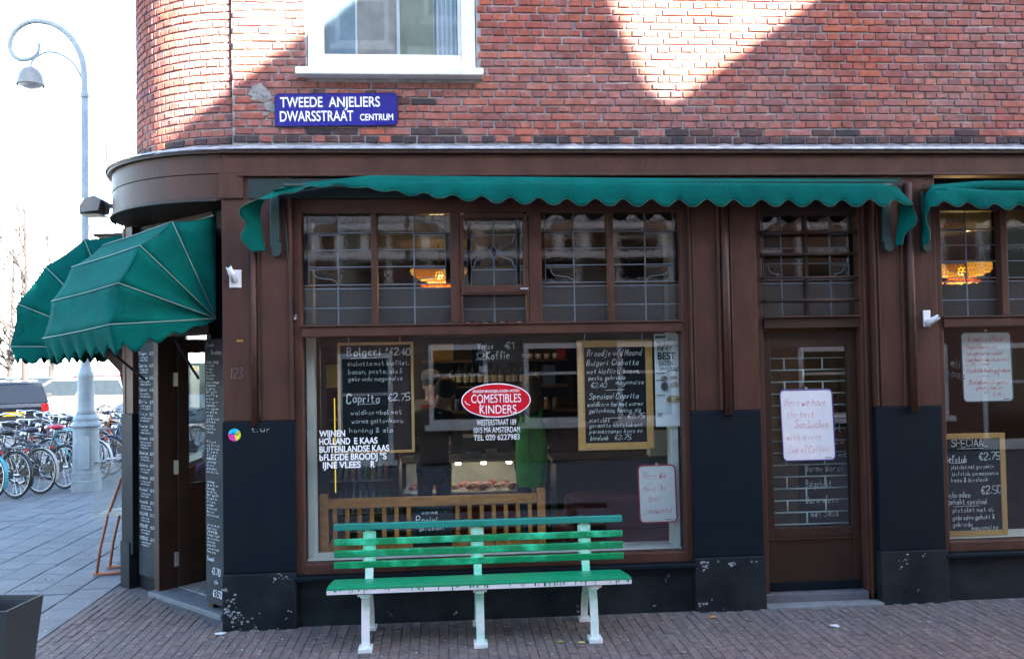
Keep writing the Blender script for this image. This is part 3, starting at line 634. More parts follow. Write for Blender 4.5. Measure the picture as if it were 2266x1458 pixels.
def lines(parent, y, mt, rows, name='handwriting', **kw):
    mb = MB()
    for r_ in rows:
        t, x, z, s = r_[:4]; wd = r_[4] if len(r_) > 4 else None
        if t == '_': write_line(mb, x, z, s, y)
        else: write(mb, t, x, z, s, fplane(y), wd, **kw)
    return mb.build(name, mt, parent, kind='stuff')
def write_line(mb, x, z, l, y): mb.add([(x, y-.0017, z), (x+l, y-.0017, z+.002), (x+l, y-.0017, z+.006), (x, y-.0017, z+.004)], [(0, 1, 2, 3)])
def font(name, text, mt, parent, x, y, z, size, sx=1, off=0, align='LEFT', space=1, rz=0, fit=None):
    cu_ = bpy.data.curves.new(name, 'FONT'); cu_.body = text; cu_.size = size; cu_.offset = off; cu_.extrude = .0008; cu_.align_x = align; cu_.space_character = space
    cu_.materials.append(mt); o = link(name, cu_, parent); o.location = (x, y, z); o.rotation_euler = (R(90), rz, 0); o.scale = (sx, 1, 1)
    if fit: o['fit'] = fit
    return o

# ================================================================== AWNINGS
HEM = mat('hem_tape', (.01,.07,.055), .9, (.03,.1,.07), 6)
def interp(P, t):
    n = len(P)-1; i = min(int(t*n), n-1); f = t*n-i; g = lambda k: P[max(0, min(n, k))]
    return [.5*(2*g(i)[k]+(g(i+1)[k]-g(i-1)[k])*f+(2*g(i-1)[k]-5*g(i)[k]+4*g(i+1)[k]-g(i+2)[k])*f*f+(-g(i-1)[k]+3*g(i)[k]-3*g(i+1)[k]+g(i+2)[k])*f**3) for k in range(len(P[0]))]
def valance(P, n, pitch, name, parent, rows=7):
    """P: control rows (top x,y,z, drop x,y,z); the lower hem is scalloped by arc length"""
    top = []; s = 0; prev = None; cols = []
    for i in range(n+1):
        q = interp(P, i/n); T = Vector(q[:3]); D = Vector(q[3:])
        if prev is not None: s += (T+D-prev).length
        prev = T+D; sc = 1-.30*(.5+.5*math.cos(2*math.pi*s/pitch))**1.3; wv = .008*math.sin(2*math.pi*s/pitch*.5+1)
        cols.append([T + D*(sc*k/rows) + Vector((0, -wv*(k/rows)**2 - .007*math.sin(math.pi*k/rows), 0)) for k in range(rows+1)])
    o = MB().grid([[c_[k] for c_ in cols] for k in range(rows+1)]).build(name, CANVAS, parent, smooth=True, solid=.003)
    MB().tube([c_[-1] for c_ in cols], .0035, 5).build('hem', HEM, o, smooth=True); return o
aw = thing('retracted_awning', 'long folded green awning with scalloped valance above bench window', 'awning', (2.7, 0, 2.75))
P = [(.33,-.05,2.80, -.13,-.10,-.02), (.31,-.06,2.95, -.14,-.11,-.01), (.30,-.08,3.10, -.13,-.12,-.02), (.36,-.12,3.20, -.12,-.10,-.06), (.50,-.17,3.262, -.06,-.06,-.10), (.68,-.20,3.285, .0,-.02,-.05), (.90,-.21,3.285, 0,-.02,-.035), (1.15,-.215,3.28, 0,-.02,-.065),
     (1.5,-.22,3.275, 0,-.02,-.11), (2.0,-.22,3.275, 0,-.02,-.155), (2.6,-.22,3.275, 0,-.02,-.178), (3.3,-.22,3.272, 0,-.02,-.185), (4.0,-.22,3.267, 0,-.02,-.185), (4.6,-.22,3.262, 0,-.02,-.182), (5.06,-.22,3.258, .01,-.02,-.18), (5.18,-.17,3.235, .08,-.06,-.14), (5.23,-.10,3.12, .10,-.09,-.06), (5.22,-.06,2.96, .09,-.10,-.02), (5.2,-.05,2.80, .03,-.06,0)]
# even out the spacing of the control rows
def even(P, n):
    L = [0]
    for a, b in zip(P, P[1:]): L.append(L[-1]+(Vector(a[:3])-Vector(b[:3])).length)
    out = []
    for i in range(n+1):
        d = L[-1]*i/n; k = max(j for j in range(len(L)-1) if L[j] <= d+1e-9); f = (d-L[k])/(L[k+1]-L[k]); out.append([a+(b-a)*f for a, b in zip(P[k], P[k+1])])
    return out
va = valance(even(P, 60), 420, .212, 'valance', aw)
# folded cloth between valance and fascia
rws = []
for k in range(11):
    a = k/10; row = []
    for i in range(61):
        x = .42+4.74*i/60; b = i/60; ta = min(1, i/9)**.7; bul = .05*math.sin(math.pi*a)*(1-.6*b)*ta
        row.append((x, -.215+.19*a-bul*.6, 3.277-.05*(1-ta)+(.062-.02*b)*a*ta+bul*(.9-.5*b)*math.sin(math.pi*min(1, a*1.3))*.8 - .012*math.sin(3*math.pi*a)*(1-b)))
    rws.append(row)
MB().grid(rws).build('folded_canvas', CANVAS, aw, smooth=True, solid=.003)
MB().tube([(.5, -.205, 3.262), (5.1, -.205, 3.25)], .014, 8).build('front_bar', CANVAS_D, aw, smooth=True)
MB().box(.2, 5.3, -.01, .02, 3.2, 3.35).build('gap_shade_board', mat('shadow_green', (.004,.02,.018), .7), aw)  # dark board put in as the shade of the gap above the canvas
for x, s in ((.40, 1), (5.14, -1)):
    a = boxo('arm', CANVAS_D, aw, x-.035, x+.035, -.05, -.015, 2.83, 3.24, .006); MB().lathe([(.036, -.055), (.036, -.012)], (x+.012, 0, 2.79), 16, 'y').build('pivot', CANVAS_D, a, bevel=.003); boxo('arm_end', CANVAS_D, a, x-.024, x+.048, -.054, -.013, 2.79, 2.86, .004)
MB().tube([(.46, -.02, 3.2), (.50, -.012, 2.6), (.535, -.005, 2.31)], .006, 6).build('pull_cord', BLACK, aw, smooth=True)
boxo('rod', BLACKM, aw, .195, .205, -.03, -.02, 2.62, 2.8, 0)
aw2 = thing('retracted_awning', 'second folded green awning at far right end of shopfront', 'awning', (7, 0, 2.75))
P2 = [(5.42,-.05,2.80, .02,-.1,0), (5.41,-.08,3.0, -.02,-.12,-.03), (5.41,-.14,3.18, -.01,-.1,-.1), (5.43,-.2,3.235, .03,-.06,-.17), (5.60,-.22,3.225, .02,-.02,-.15), (5.9,-.22,3.205, 0,-.02,-.155), (6.5,-.22,3.20, 0,-.02,-.16), (8.9,-.22,3.2, 0,-.02,-.16)]
valance(even(P2, 50), 300, .205, 'valance', aw2)
rws = []
for k in range(9):
    a = k/8; rws.append([(5.45+3.45*i/50, -.22+.2*a-.05*math.sin(math.pi*a), 3.21+.07*a+(.05*math.sin(math.pi*a)+.02*math.sin(2.6*math.pi*a))*min(1, i/6)) for i in range(51)])
MB().grid(rws).build('folded_canvas', CANVAS, aw2, smooth=True, solid=.003)
a = boxo('arm', CANVAS_D, aw2, 5.43, 5.5, -.05, -.015, 2.83, 3.22, .006); MB().lathe([(.036, -.055), (.036, -.012)], (5.465, 0, 2.79), 16, 'y').build('pivot', CANVAS_D, a)

def hood(name, label, A, t, n, prof, width, drop, sag=.02, slope=0, tie=()):
    """Dutch hood: cloth over U-shaped ribs that fan out from two pivots"""
    A = Vector(A); t = Vector(t).normalized(); n = Vector(n).normalized(); up = Vector((0, 0, 1))
    h_ = thing(name, label, 'awning', tuple(A))
    pt = lambda a, b, w_: A + n*a + up*(b-slope*w_) + t*w_
    cl = MB()
    for (a0, b0), (a1, b1) in zip(prof, prof[1:]):
        rows = []
        for i in range(6):
            f = i/5; row = []
            for j in range(17):
                g = j/16; s = sag*math.sin(math.pi*f)*(.7+.3*math.sin(math.pi*g)); a, b = a0+(a1-a0)*f, b0+(b1-b0)*f; L = math.hypot(a, b) or 1
                cr = (.05*math.exp(-(g/.10)**2)*math.sin(math.pi*f)*(1+.5*math.sin(f*14)) + .012*math.sin(math.pi*f)*math.sin(g*23+f*4)*math.exp(-g*3)) if b1 < .1 else 0
                row.append(pt(a-(s+cr)*a/L, b-(s+cr)*b/L-.006*math.sin(math.pi*g), width*g))
            rows.append(row)
        cl.grid(rows)
        for wd, s in ((0, 1), (width, -1)):
            rows = []
            for i in range(6):
                f = i/5; a, b = a0+(a1-a0)*f, b0+(b1-b0)*f; L = math.hypot(a, b) or 1; sg = sag*math.sin(math.pi*f)
                rows.append([pt((a-sg*a/L)*q/8, (b-sg*b/L)*q/8, wd) + t*s*.035*math.sin(math.pi*f)*math.sin(math.pi*q/8)*(1 if (b1 < .5) else .4) for q in range(9)])
            cl.grid(rows)
    cl.build('canopy', CANVAS, h_, smooth=True, solid=.003)
    for a, b in prof[1:]: MB().tube([pt(0, 0, -.004), pt(a*1.006, b*1.006, -.004)] + [pt(a*1.006, b*1.006, width*i/8)-up*.006*math.sin(math.pi*i/8) for i in range(1, 9)] + [pt(0, 0, width+.004)], .0045, 6).build('rib', PIPING, h_, smooth=True)
    MB().tube([pt(.004, prof[0][1], 0), pt(.004, prof[0][1], width)], .012, 6).build('rail', CANVAS_D, h_)
    # scalloped valance: side, front, side
    a, b = prof[-1]; cols = []; N = 150; s = 0; W = [(0, 0, .0), (a, 0, 1), (a, width, 1), (0, width, 0)]; LL = [a, width, a]; tot = sum(LL)
    for i in range(N+1):
        d = tot*i/N
        if d <= a: q, wd, k = d/a, 0, d/a
        elif d <= a+width: q, wd, k = 1, d-a, 1
        else: q, wd, k = 1-(d-a-width)/a, width, 1-(d-a-width)/a
        dr = drop*(.1+.9*min(1, k*1.15)); sc = 1-.33*(.5+.5*math.cos(2*math.pi*d/.185 if 0 < wd < width else 2*math.pi*d/.19)); base = pt(a*q, b*q, wd)
        out = n*(-.05*k) + n*.007*math.sin(d*29)
        cols.append([base - up*dr*sc*m_/5 + out*(m_/5) for m_ in range(6)])
    MB().grid([[c_[k] for c_ in cols] for k in range(6)]).build('valance', CANVAS, h_, smooth=True, solid=.003)
    for p, q in tie: MB().tube([p, q], .011, 6).build('stay', BLACKM, h_, smooth=True)
    return h_
hood('hood_awning', 'open green hood awning over the corner entrance', (-.084, .15, 2.309), CH_T, CH_N, [(-.005, .79), (.349, .702), (.593, .508), (.747, .233), (.812, -.056)], 1.12, .215, slope=.06, tie=[((-.93, .25, 2.1), (-.88, .98, 1.83)), ((-.42, .2, 2.18), (-.30, .45, 1.85))])
hood('hood_awning', 'darker green hood awning farther along the side facade', (-1.2, 1.45, 2.12), (0, 1, 0), (-1, 0, 0), [(-.005, 1.02), (.36, .975), (.70, .735), (.945, .405), (1.008, .025)], 1.9, .16, sag=.015)

# ================================================================== SIGNS AND FITTINGS
sg = thing('street_name_sign', 'blue enamel street name sign with white letters on brick wall', 'sign', (.85, FW-.03, 3.79))
pl = []
for cx, cz, a0 in ((1.315-.03, 3.785+.03, -90), (1.315-.03, 4.042-.03, 0), (.375+.03, 4.042-.03, 90), (.375+.03, 3.785+.03, 180)):
    pl += [(cx+.03*math.cos(R(a0+15*i)), cz+.03*math.sin(R(a0+15*i))) for i in range(7)]
tl = lambda x, z: z+(x-.845)*.014
MB().prism(pl, lambda x, z: (x, FW-.02, tl(x, z)), lambda x, z: (x, FW-.009, tl(x, z))).build('plate', ENAMEL, sg, bevel=.004)
MB().tube([(x, FW-.021, tl(x, z)) for x, z in [(.845+(x-.845)*.992, 3.913+(z-3.913)*.975) for x, z in pl]], .0022, 6, closed=True).build('rim', mat('deep_blue', (.006,.006,.12), .3), sg)
for t, x, z, s, sx in (('TWEEDE', .418, 3.928, .078, .322), ('ANJELIERS', .787, 3.932, .078, .393), ('DWARSSTRAAT', .415, 3.818, .08, .56), ('CENTRUM', 1.025, 3.828, .05, .255)):
    font('lettering', t, WLET, sg, x, FW-.0215, z, s/.7, 1, .0012, rz=-.014, fit=sx)
def flag_holder(label, x, z, flip):
    f_ = thing('flag_holder', label, 'bracket', (x, 0, z), group='flag pole brackets')
    if not flip:
        boxo('back_plate', WHITEP, f_, x-.045, x+.045, -.012, 0, z-.07, z+.065, .012); MB().tube([(x-.005, -.01, z-.02), (x-.03, -.09, z+.08)], [.026, .02], 12).build('socket', WHITEP, f_, smooth=True)
        MB().tube([(x-.03, -.0895, z+.08), (x-.031, -.093, z+.084)], .015, 10).build('bore', BLACKM, f_)
        MB().lathe([(.012, -.012), (.012, -.045)], (x+.01, -.012, z-.02), 8, 'y').build('clamp_screw', STEEL, f_)
    else:
        boxo('back_plate', WHITEP, f_, x-.03, x+.03, -.012, 0, z-.065, z+.065, .004); MB().tube([(x+.0, -.01, z-.04), (x+.05, -.09, z+.01)], [.028, .019], 12).build('socket', WHITEP, f_, smooth=True)
        MB().tube([(x+.05, -.0895, z+.01), (x+.051, -.092, z+.011)], .012, 10).build('bore', BLACKM, f_)
flag_holder('white flag pole bracket on brown pier beside corner entrance', .1, 2.60, False)
flag_holder('white flag pole bracket on brown pier beside far right window', 5.468, 2.225, True)
st = thing('round_sticker', 'round cyan, pink and yellow sticker on blue black pier', 'sticker', (.085, -.013, 1.44))
for i, c in enumerate(((.75,.7,.03), (.0,.45,.7), (.7,.03,.35))):
    a0 = R(-75+120*i); m_ = MB(); n_ = 12; m_.add([(.085, -.0145, 1.437)]+[(.085+.046*math.cos(a0+R(120)*k/n_), -.0145, 1.437+.046*math.sin(a0+R(120)*k/n_)) for k in range(n_+1)], [(0, k+2, k+1) for k in range(n_)])
    m_.build('segment', mat('sticker_%d' % i, c, .5), st)
m_ = MB(); [write_line(m_, .06, 1.44, .05, -.0145) for _ in range(1)]; m_.tube([(.045, -.015, 1.42), (.075, -.015, 1.455), (.1, -.015, 1.43), (.125, -.015, 1.46)], .0022, 5).build('scribble', BLACK, st)
# scratched chalk number on the corner pier
ch = MB(); write(ch, '123', .06, 1.86, .07, fplane(-.001), .09, weight=.05); ch.build('chalk_number', mat('scratch', (.2,.16,.15), .9), p1)
ch = MB(); write(ch, 't.ur', .2, 1.455, .04, fplane(-.0135), .16, weight=.06); ch.build('chalk_scrawl', CHALK, p1)
# floodlight on the corner fascia, stray twig growing behind it
fl_ = thing('floodlight', 'grey floodlight bolted to rounded fascia above hood awnings', 'lamp', (-1.26, 1.0, 3.3))
MB().prism([(-1.40, 3.36), (-1.28, 3.40), (-1.22, 3.36), (-1.24, 3.27), (-1.40, 3.25)], lambda x, z: (x, .92, z), lambda x, z: (x, 1.16, z)).build('housing', mat('weathered_grey', (.2,.19,.18), .6), fl_, bevel=.006)
boxo('bracket', BLACKM, fl_, -1.30, -1.08, .98, 1.02, 3.30, 3.335, .003); boxo('lens', BLACKM, fl_, -1.41, -1.24, .93, 1.14, 3.243, 3.249, 0)
MB().tube([(-1.23, 1.0, 3.36), (-1.18, .96, 3.30), (-1.19, .95, 3.22), (-1.12, .94, 3.2)], .006, 6).build('cable', BLACK, fl_, smooth=True)
tw = thing('stray_twig', 'bare forked twig growing out of rounded cornice', 'plant', (-1.149, .9, 3.55))
BARK = mat('bark', (.012,.010,.011), .9, (.008,.007,.008), 20)
MB().tube([(-1.149, .9, 3.55), (-1.165, .9, 3.75), (-1.16, .9, 3.87)], [.012, .009, .006], 6).build('stem', BARK, tw)
for pth in (((-1.16, .9, 3.87), (-1.185, .9, 4.0), (-1.18, .92, 4.15), (-1.19, .92, 4.25)), ((-1.16, .9, 3.87), (-1.12, .88, 3.98), (-1.13, .88, 4.12), (-1.1, .88, 4.27)), ((-1.18, .9, 3.98), (-1.24, .92, 4.12), (-1.26, .92, 4.2))): MB().tube(pth, [.005, .004, .003, .002][:len(pth)], 5).build('twig', BARK, tw)

# ================================================================== BOARDS, POSTERS, WINDOW LETTERING
def framed(name, label, x0, x1, z0, z1, y, fw, wood, tilt=0, slate=SLATE):
    b = thing(name, label, 'chalkboard', ((x0+x1)/2, y, z0))
    sh = lambda m_: m_
    MB().box(x0+fw*.9, x1-fw*.9, y, y+.008, z0+fw*.9, z1-fw*.9).build('slate', slate, b)
    for a in ((x0, x0+fw, z0, z1), (x1-fw, x1, z0, z1)): boxo('frame_side', wood, b, a[0], a[1], y-.008, y+.012, a[2], a[3], .003)
    for a in ((z0, z0+fw), (z1-fw, z1)): boxo('frame_end', wood, b, x0+fw, x1-fw, y-.0075, y+.0115, a[0], a[1], .003)
    return b
b1 = framed('chalkboard', 'hanging chalkboard in thin wooden frame listing two rolls, left of window', .81, 1.405, 1.24, 2.112, .30, .022, PINE)
lines(b1, .30, CHALK, [('Bolgeri', .885, 2.01, .062, .27), ('_', .91, 1.985, .2), ('*€2.40', 1.18, 2.01, .052, .205), ('ciabatta met kipfilet,', .885, 1.93, .036, .49), ('bacon, pesto, sla &', .89, 1.866, .038, .43), ('gekruide mayonaise', .89, 1.81, .034, .43),
    ('Caprita', .88, 1.64, .07, .26), ('_', .97, 1.625, .15), ('€2.75', 1.2, 1.65, .055, .18), ('waldkornbol met', .91, 1.545, .036, .40), ('warme geitenkaas,', .915, 1.478, .036, .41), ('honing & sla', .89, 1.405, .036, .35)], weight=.12)
for x in (.9, 1.3): MB().tube([(x, .3, 2.112), (x, .29, 2.16)], .003, 5).build('hook', STEEL, b1)
b2 = framed('chalkboard', 'hanging chalkboard in wide pine frame with sandwich of the month', 2.695, 3.30, 1.23, 2.098, .2, .056, PINE)
lines(b2, .2, CHALK, [('Broodje v/d Maand', 2.775, 1.975, .048, .44), ('Bulgeri  Ciabatta', 2.77, 1.9, .042, .42), ('met kipfilet, bacon,', 2.77, 1.835, .036, .43), ('pesto, gekruide', 2.78, 1.785, .034, .3), ('mayonaise', 3.0, 1.745, .036, .23), ('€2,40', 2.80, 1.725, .036, .13), ('_', 2.92, 1.7, .15),
    ('Speciaal Caprita', 2.785, 1.635, .044, .4), ('waldkorn bol met warme', 2.77, 1.575, .036, .45), ('geitenkaas, honing, sla', 2.78, 1.525, .036, .42), ('€2,75', 3.09, 1.478, .036, .14), ('_', 2.91, 1.478, .13), ('pistolet', 2.78, 1.45, .034, .17), ('gerookte biefstuk met', 2.78, 1.41, .034, .43), ('parmezaanse kaas en', 2.78, 1.362, .034, .43), ('bieslook', 2.785, 1.31, .034, .15), ('€2.75', 2.98, 1.31, .036, .14)], weight=.11, slant=.25)
for x in (2.76, 3.22): MB().tube([(x, .2, 2.098), (x, .19, 2.15)], .003, 5).build('hook', STEEL, b2)
b3 = framed('chalkboard', 'pine framed chalkboard of specials standing in far right window', 5.60, 6.205, .46, 1.29, .18, .045, PINE)
lines(b3, .18, CHALK, [('SPECIAAL', 5.75, 1.185, .055, .32), ('_', 5.8, 1.165, .22), ('Biefstuk', 5.68, 1.06, .055, .2), ('_', 5.74, 1.05, .12), ('€2.75', 5.98, 1.075, .055, .19), ('pistolet met gerookte', 5.74, 1.005, .032, .37), ('biefstuk, parmezaanse', 5.745, .95, .032, .4), ('kaas & bieslook', 5.735, .90, .034, .32),
    ('€2.50', 5.99, .80, .06, .18), ('Gebraden', 5.69, .775, .045, .21), ('gehakt speciaal', 5.70, .72, .042, .34), ('_', 5.75, .7, .22), ('pistolet met ei,', 5.74, .655, .036, .36), ('gebraden gehakt &', 5.74, .595, .036, .36), ('gekruide', 5.74, .54, .036, .17), ('mayonaise', 5.9, .51, .038, .23)], weight=.12)
b4 = thing('chalkboard', 'small chalkboard offering warm panini behind the green bench', 'chalkboard', (1.53, .28, .46))
boxo('slate', SLATE, b4, 1.38, 1.69, .28, .29, .5, .815, .003)
lines(b4, .28, CHALK, [('warme', 1.45, .755, .032, .13), ('-', 1.63, .76, .03), ('Panini', 1.41, .685, .055, .17), ('gefuld met', 1.43, .63, .03, .2), ('kaas', 1.43, .55, .03, .1)], weight=.13)
b5 = thing('chalkboard', 'dark board with fresh coffee for one euro hanging above red oval', 'chalkboard', (2.07, .35, 1.92))
boxo('slate', SLATE, b5, 1.87, 2.27, .35, .36, 1.93, 2.115, .003)
lines(b5, .35, CHALK, [('Verse', 1.915, 2.045, .045, .13), ('€1', 2.135, 2.045, .05, .09), ('Koffie', 1.985, 1.965, .062, .19)], weight=.14)
m_ = MB(); m_.tube([(1.91, .348, 2.01), (1.915, .348, 1.98), (1.935, .348, 1.97), (1.955, .348, 1.98), (1.96, .348, 2.01), (1.91, .348, 2.01)], .003, 5); m_.tube([(1.96, .348, 2.005), (1.975, .348, 1.995), (1.958, .348, 1.983)], .003, 5); m_.tube([(1.9, .348, 1.962), (1.97, .348, 1.962)], .003, 5)
for x in (1.92, 1.935, 1.95): m_.tube([(x, .348, 2.018), (x+.004, .348, 2.028), (x, .348, 2.038)], .002, 5)
m_.build('cup_drawing', CHALK, b5)
b5n = boxo('price_note', mat('pale_note', (.35,.38,.42), .8), None, 1.925, 1.985, .37, .372, 1.86, 1.91, 0); tag(b5n, 'small pale note pinned under the coffee board', 'note')
def whiteboard(label, x0, x1, z0, z1, y, rim, rows, lean=0, hook=True, ink=REDINK, weight=.06):
    b = thing('whiteboard', label, 'whiteboard', ((x0+x1)/2, y, z0)); cr = .035
    def rr(e):
        pl = []
        for cx, cz, a0 in ((x1-cr, z0+cr, -90), (x1-cr, z1-cr, 0), (x0+cr, z1-cr, 90), (x0+cr, z0+cr, 180)): pl += [(cx+(cr+e)*math.cos(R(a0+18*i)), cz+(cr+e)*math.sin(R(a0+18*i))) for i in range(6)]
        return [(x+lean*(z-z1), z) for x, z in pl]
    MB().prism(rr(-.004), lambda x, z: (x, y, z), lambda x, z: (x, y+.006, z)).build('board', WBOARD, b)
    MB().tube([(x, y+.001, z) for x, z in rr(0)], .006, 6, closed=True).build('rim', rim, b, smooth=True)
    if hook: MB().lathe([(.012, -.004), (.012, .006)], ((x0+x1)/2, y-.002, z1+.012), 12, 'y').build('hook', STEEL, b)
    lines(b, y, ink, rows, weight=weight, slant=.18, jit=.4)
    m2 = MB(); m2.box(x1-.09+lean*(z0-z1), x1-.03+lean*(z0-z1), y-.0012, y, z0+.015, z0+.02); m2.build('small_print', BLACK, b)
    return b
whiteboard('red rimmed whiteboard with red handwriting low in window above bench end', 3.155, 3.45, .66, 1.105, .15, REDP, [('Here We', 3.19, 1.0, .05, .19), ('Have The', 3.19, .905, .045, .19), ('Best', 3.235, .825, .045, .09), ('Sandwiches!', 3.2, .73, .045, .22)], lean=-.02, weight=.075)
PINK = mat('faded_red_ink', (.62,.22,.25), .7, (.7,.4,.42), 30)
whiteboard('purple rimmed whiteboard with faded red handwriting hung on side door', 4.315, 4.745, 1.112, 1.675, .148, mat('violet_rim', (.1,.06,.25), .4), [('Here we have', 4.355, 1.55, .062, .34), ('the best', 4.365, 1.455, .055, .23), ('Sandwiches', 4.43, 1.37, .062, .28), ('with a nice', 4.36, 1.275, .055, .29), ('Cup of Coffee', 4.375, 1.175, .055, .33)], lean=-.03, ink=PINK, weight=.075)
whiteboard('dark rimmed whiteboard with red handwriting hanging in far right window', 5.84, 6.265, 1.548, 2.112, .15, mat('dark_rim', (.06,.07,.09), .4), [('Broodje v/d Maand', 5.9, 2.04, .042, .3), ('Royal Ciabatta met', 5.885, 1.978, .032, .26), ('huisgemaakte rosbief', 5.885, 1.925, .032, .31), ('Oude Amsterdam, sla, mosterd', 5.882, 1.875, .032, .36), ('€ 2.95', 5.88, 1.835, .03, .08), ('~', 6.01, 1.83, .05, .08), ('Pistolet Hollandse geitenkaas', 5.885, 1.785, .034, .37), ('€', 6.14, 1.755, .035), ('~', 6.0, 1.735, .05, .08), ('Real pikante Hongaarse', 5.9, 1.69, .036, .34), ('gehakt, ham en', 5.95, 1.645, .034, .23), ('sla', 6.02, 1.612, .03, .04), ('€ 2.95', 6.1, 1.59, .03, .07)], lean=-.015, weight=.1)
pst = thing('poster', 'white paper poster of fifty best foods hanging beside pine framed chalkboard', 'poster', (3.41, .16, 1.4))
MB().grid([[(3.312+.2*i/8, .175+.004*math.sin(i*1.1+k), 1.405+.735*k/8) for i in range(9)] for k in range(9)]).build('sheet', mat('poster_paper', (.78,.8,.82), .6, (.66,.7,.74), 5), pst, smooth=True)
INK = mat('print_ink', (.03,.03,.035), .8)
font('headline', 'FIFTY', INK, pst, 3.335, .165, 2.003, .066, 1, .0012, fit=.125); font('headline', 'BEST', INK, pst, 3.335, .165, 1.938, .08, 1, .002, fit=.145); font('headline', 'EATEN', INK, pst, 3.345, .165, 1.89, .052, 1, 0, fit=.115); font('page_number', '37', INK, pst, 3.325, .165, 1.485, .04, 1, .001)
m_ = MB(); rg = random.Random(5)
for _ in range(46): x, z = rg.uniform(3.33, 3.5), rg.choice((rg.uniform(2.04, 2.12), rg.uniform(1.84, 1.875))); s = rg.uniform(.003, .009); m_.box(x-s, x+s, .1655, .1665, z-s*.4, z+s*.4)
for z in (1.825, 1.77, 1.65): m_.box(3.322, 3.39, .1655, .1665, z, z+.006)
m_.box(3.318, 3.40, .1655, .1665, 2.105, 2.125); m_.build('small_print', INK, pst)
for i, (x, z, a, b, c) in enumerate(((3.385, 1.79, .028, .016, (.12,.11,.1)), (3.46, 1.795, .03, .014, (.15,.13,.1)), (3.385, 1.725, .03, .036, (.06,.06,.065)), (3.465, 1.735, .032, .024, (.14,.13,.12)))):
    MB().add([(x+a*math.cos(2*math.pi*k/14), .165, z+b*math.sin(2*math.pi*k/14)) for k in range(14)], [tuple(range(13, -1, -1))]).build('picture', mat('food_print_%d' % i, c, .8, tuple(q*3 for q in c), 60), pst)
bg_ = MB(); bg_.box(3.405, 3.50, .164, .165, 1.60, 1.615); bg_.build('bun_picture', mat('bun_print', (.45,.33,.14), .8), pst); MB().add([(3.452+.048*math.cos(math.pi*k/10), .1645, 1.628+.024*math.sin(math.pi*k/10)) for k in range(11)], [tuple(range(10, -1, -1))]).build('bun_picture', MATS['bun_print'], pst); MB().box(3.40, 3.505, .164, .1648, 1.616, 1.626).build('bun_picture', mat('salad_print', (.2,.26,.05), .8), pst)
# window transfers
ov = thing('oval_window_transfer', 'red oval shop name transfer with white border on window glass', 'sign', (2.04, GY-.004, 1.515))
el = lambda a, b, y: [(2.043+a*math.cos(2*math.pi*k/48), y, 1.645+b*math.sin(2*math.pi*k/48)) for k in range(48)]
MB().add(el(.269, .132, GY-.0045), [tuple(range(47, -1, -1))]).build('border', WLET, ov); MB().add(el(.261, .124, GY-.0055), [tuple(range(47, -1, -1))]).build('red_field', mat('transfer_red', (.62,.0,.012), .35), ov)
font('lettering', 'BELEGDE BROODJES, KAZEN, NOTEN', WLET, ov, 2.043, GY-.0065, 1.708, .026, 1, .0006, 'CENTER', fit=.36)
font('lettering', 'COMESTIBLES', WLET, ov, 2.043, GY-.0065, 1.628, .095, 1, 0, 'CENTER', fit=.385); font('lettering', 'KINDERS', WLET, ov, 2.055, GY-.0065, 1.543, .095, 1, 0, 'CENTER', fit=.285)
m_ = MB(); m_.tube([(1.93, GY-.0065, 1.60), (1.915, GY-.0065, 1.625), (1.93, GY-.0065, 1.64), (1.945, GY-.0065, 1.628)], .003, 5); m_.tube([(1.80, GY-.0065, 1.645), (1.815, GY-.0065, 1.622), (1.84, GY-.0065, 1.612)], .003, 5); m_.build('flourish', WLET, ov)
ad = thing('address_lettering', 'white address and telephone lettering under the red oval', 'lettering', (2.04, GY-.004, 1.33))
for t, z, q in (('WESTERSTRAAT 189', 1.455, .305), ('1015 MA AMSTERDAM', 1.397, .357), ('TEL 020 6227983', 1.34, .357)): font('lettering', t, WLET, ad, 2.043, GY-.005, z, .062, 1, 0, 'CENTER', fit=q)
wl = thing('goods_lettering', 'worn white block lettering of wines, cheeses and rolls on window', 'lettering', (.95, GY-.004, 1.18))
for t, x, z, q in (('WIJNEN', .69, 1.397, .195), ('HOLLAND', .69, 1.337, .232), ('E KAAS', .953, 1.337, .176), ('BUITENLANDSE KAAS', .69, 1.277, .527), ('b', .69, 1.216, .028), ('FLEGDE BROODJ', .723, 1.217, .405), ('"S', 1.145, 1.217, .052), ('IJNE VLEES', .715, 1.157, .285), ('R', 1.075, 1.157, .032)): font('lettering', t, WLET, wl, x, GY-.005, z, .067, 1, .0016, fit=q)
fg = MB(); 
for t, x, z, s in (('Deli', 5.66, 1.86, .07), ('kaas', 5.67, 1.78, .06)): write(fg, t, x, z, s, fplane(GY-.004), weight=.09, tilt=-.3)
ft = thing('faded_lettering', 'faint faded lettering at left edge of far right window', 'lettering', (5.7, GY, 1.78)); fg.build('handwriting', mat('faded_white', (.09,.09,.09), .8), ft, kind='stuff')
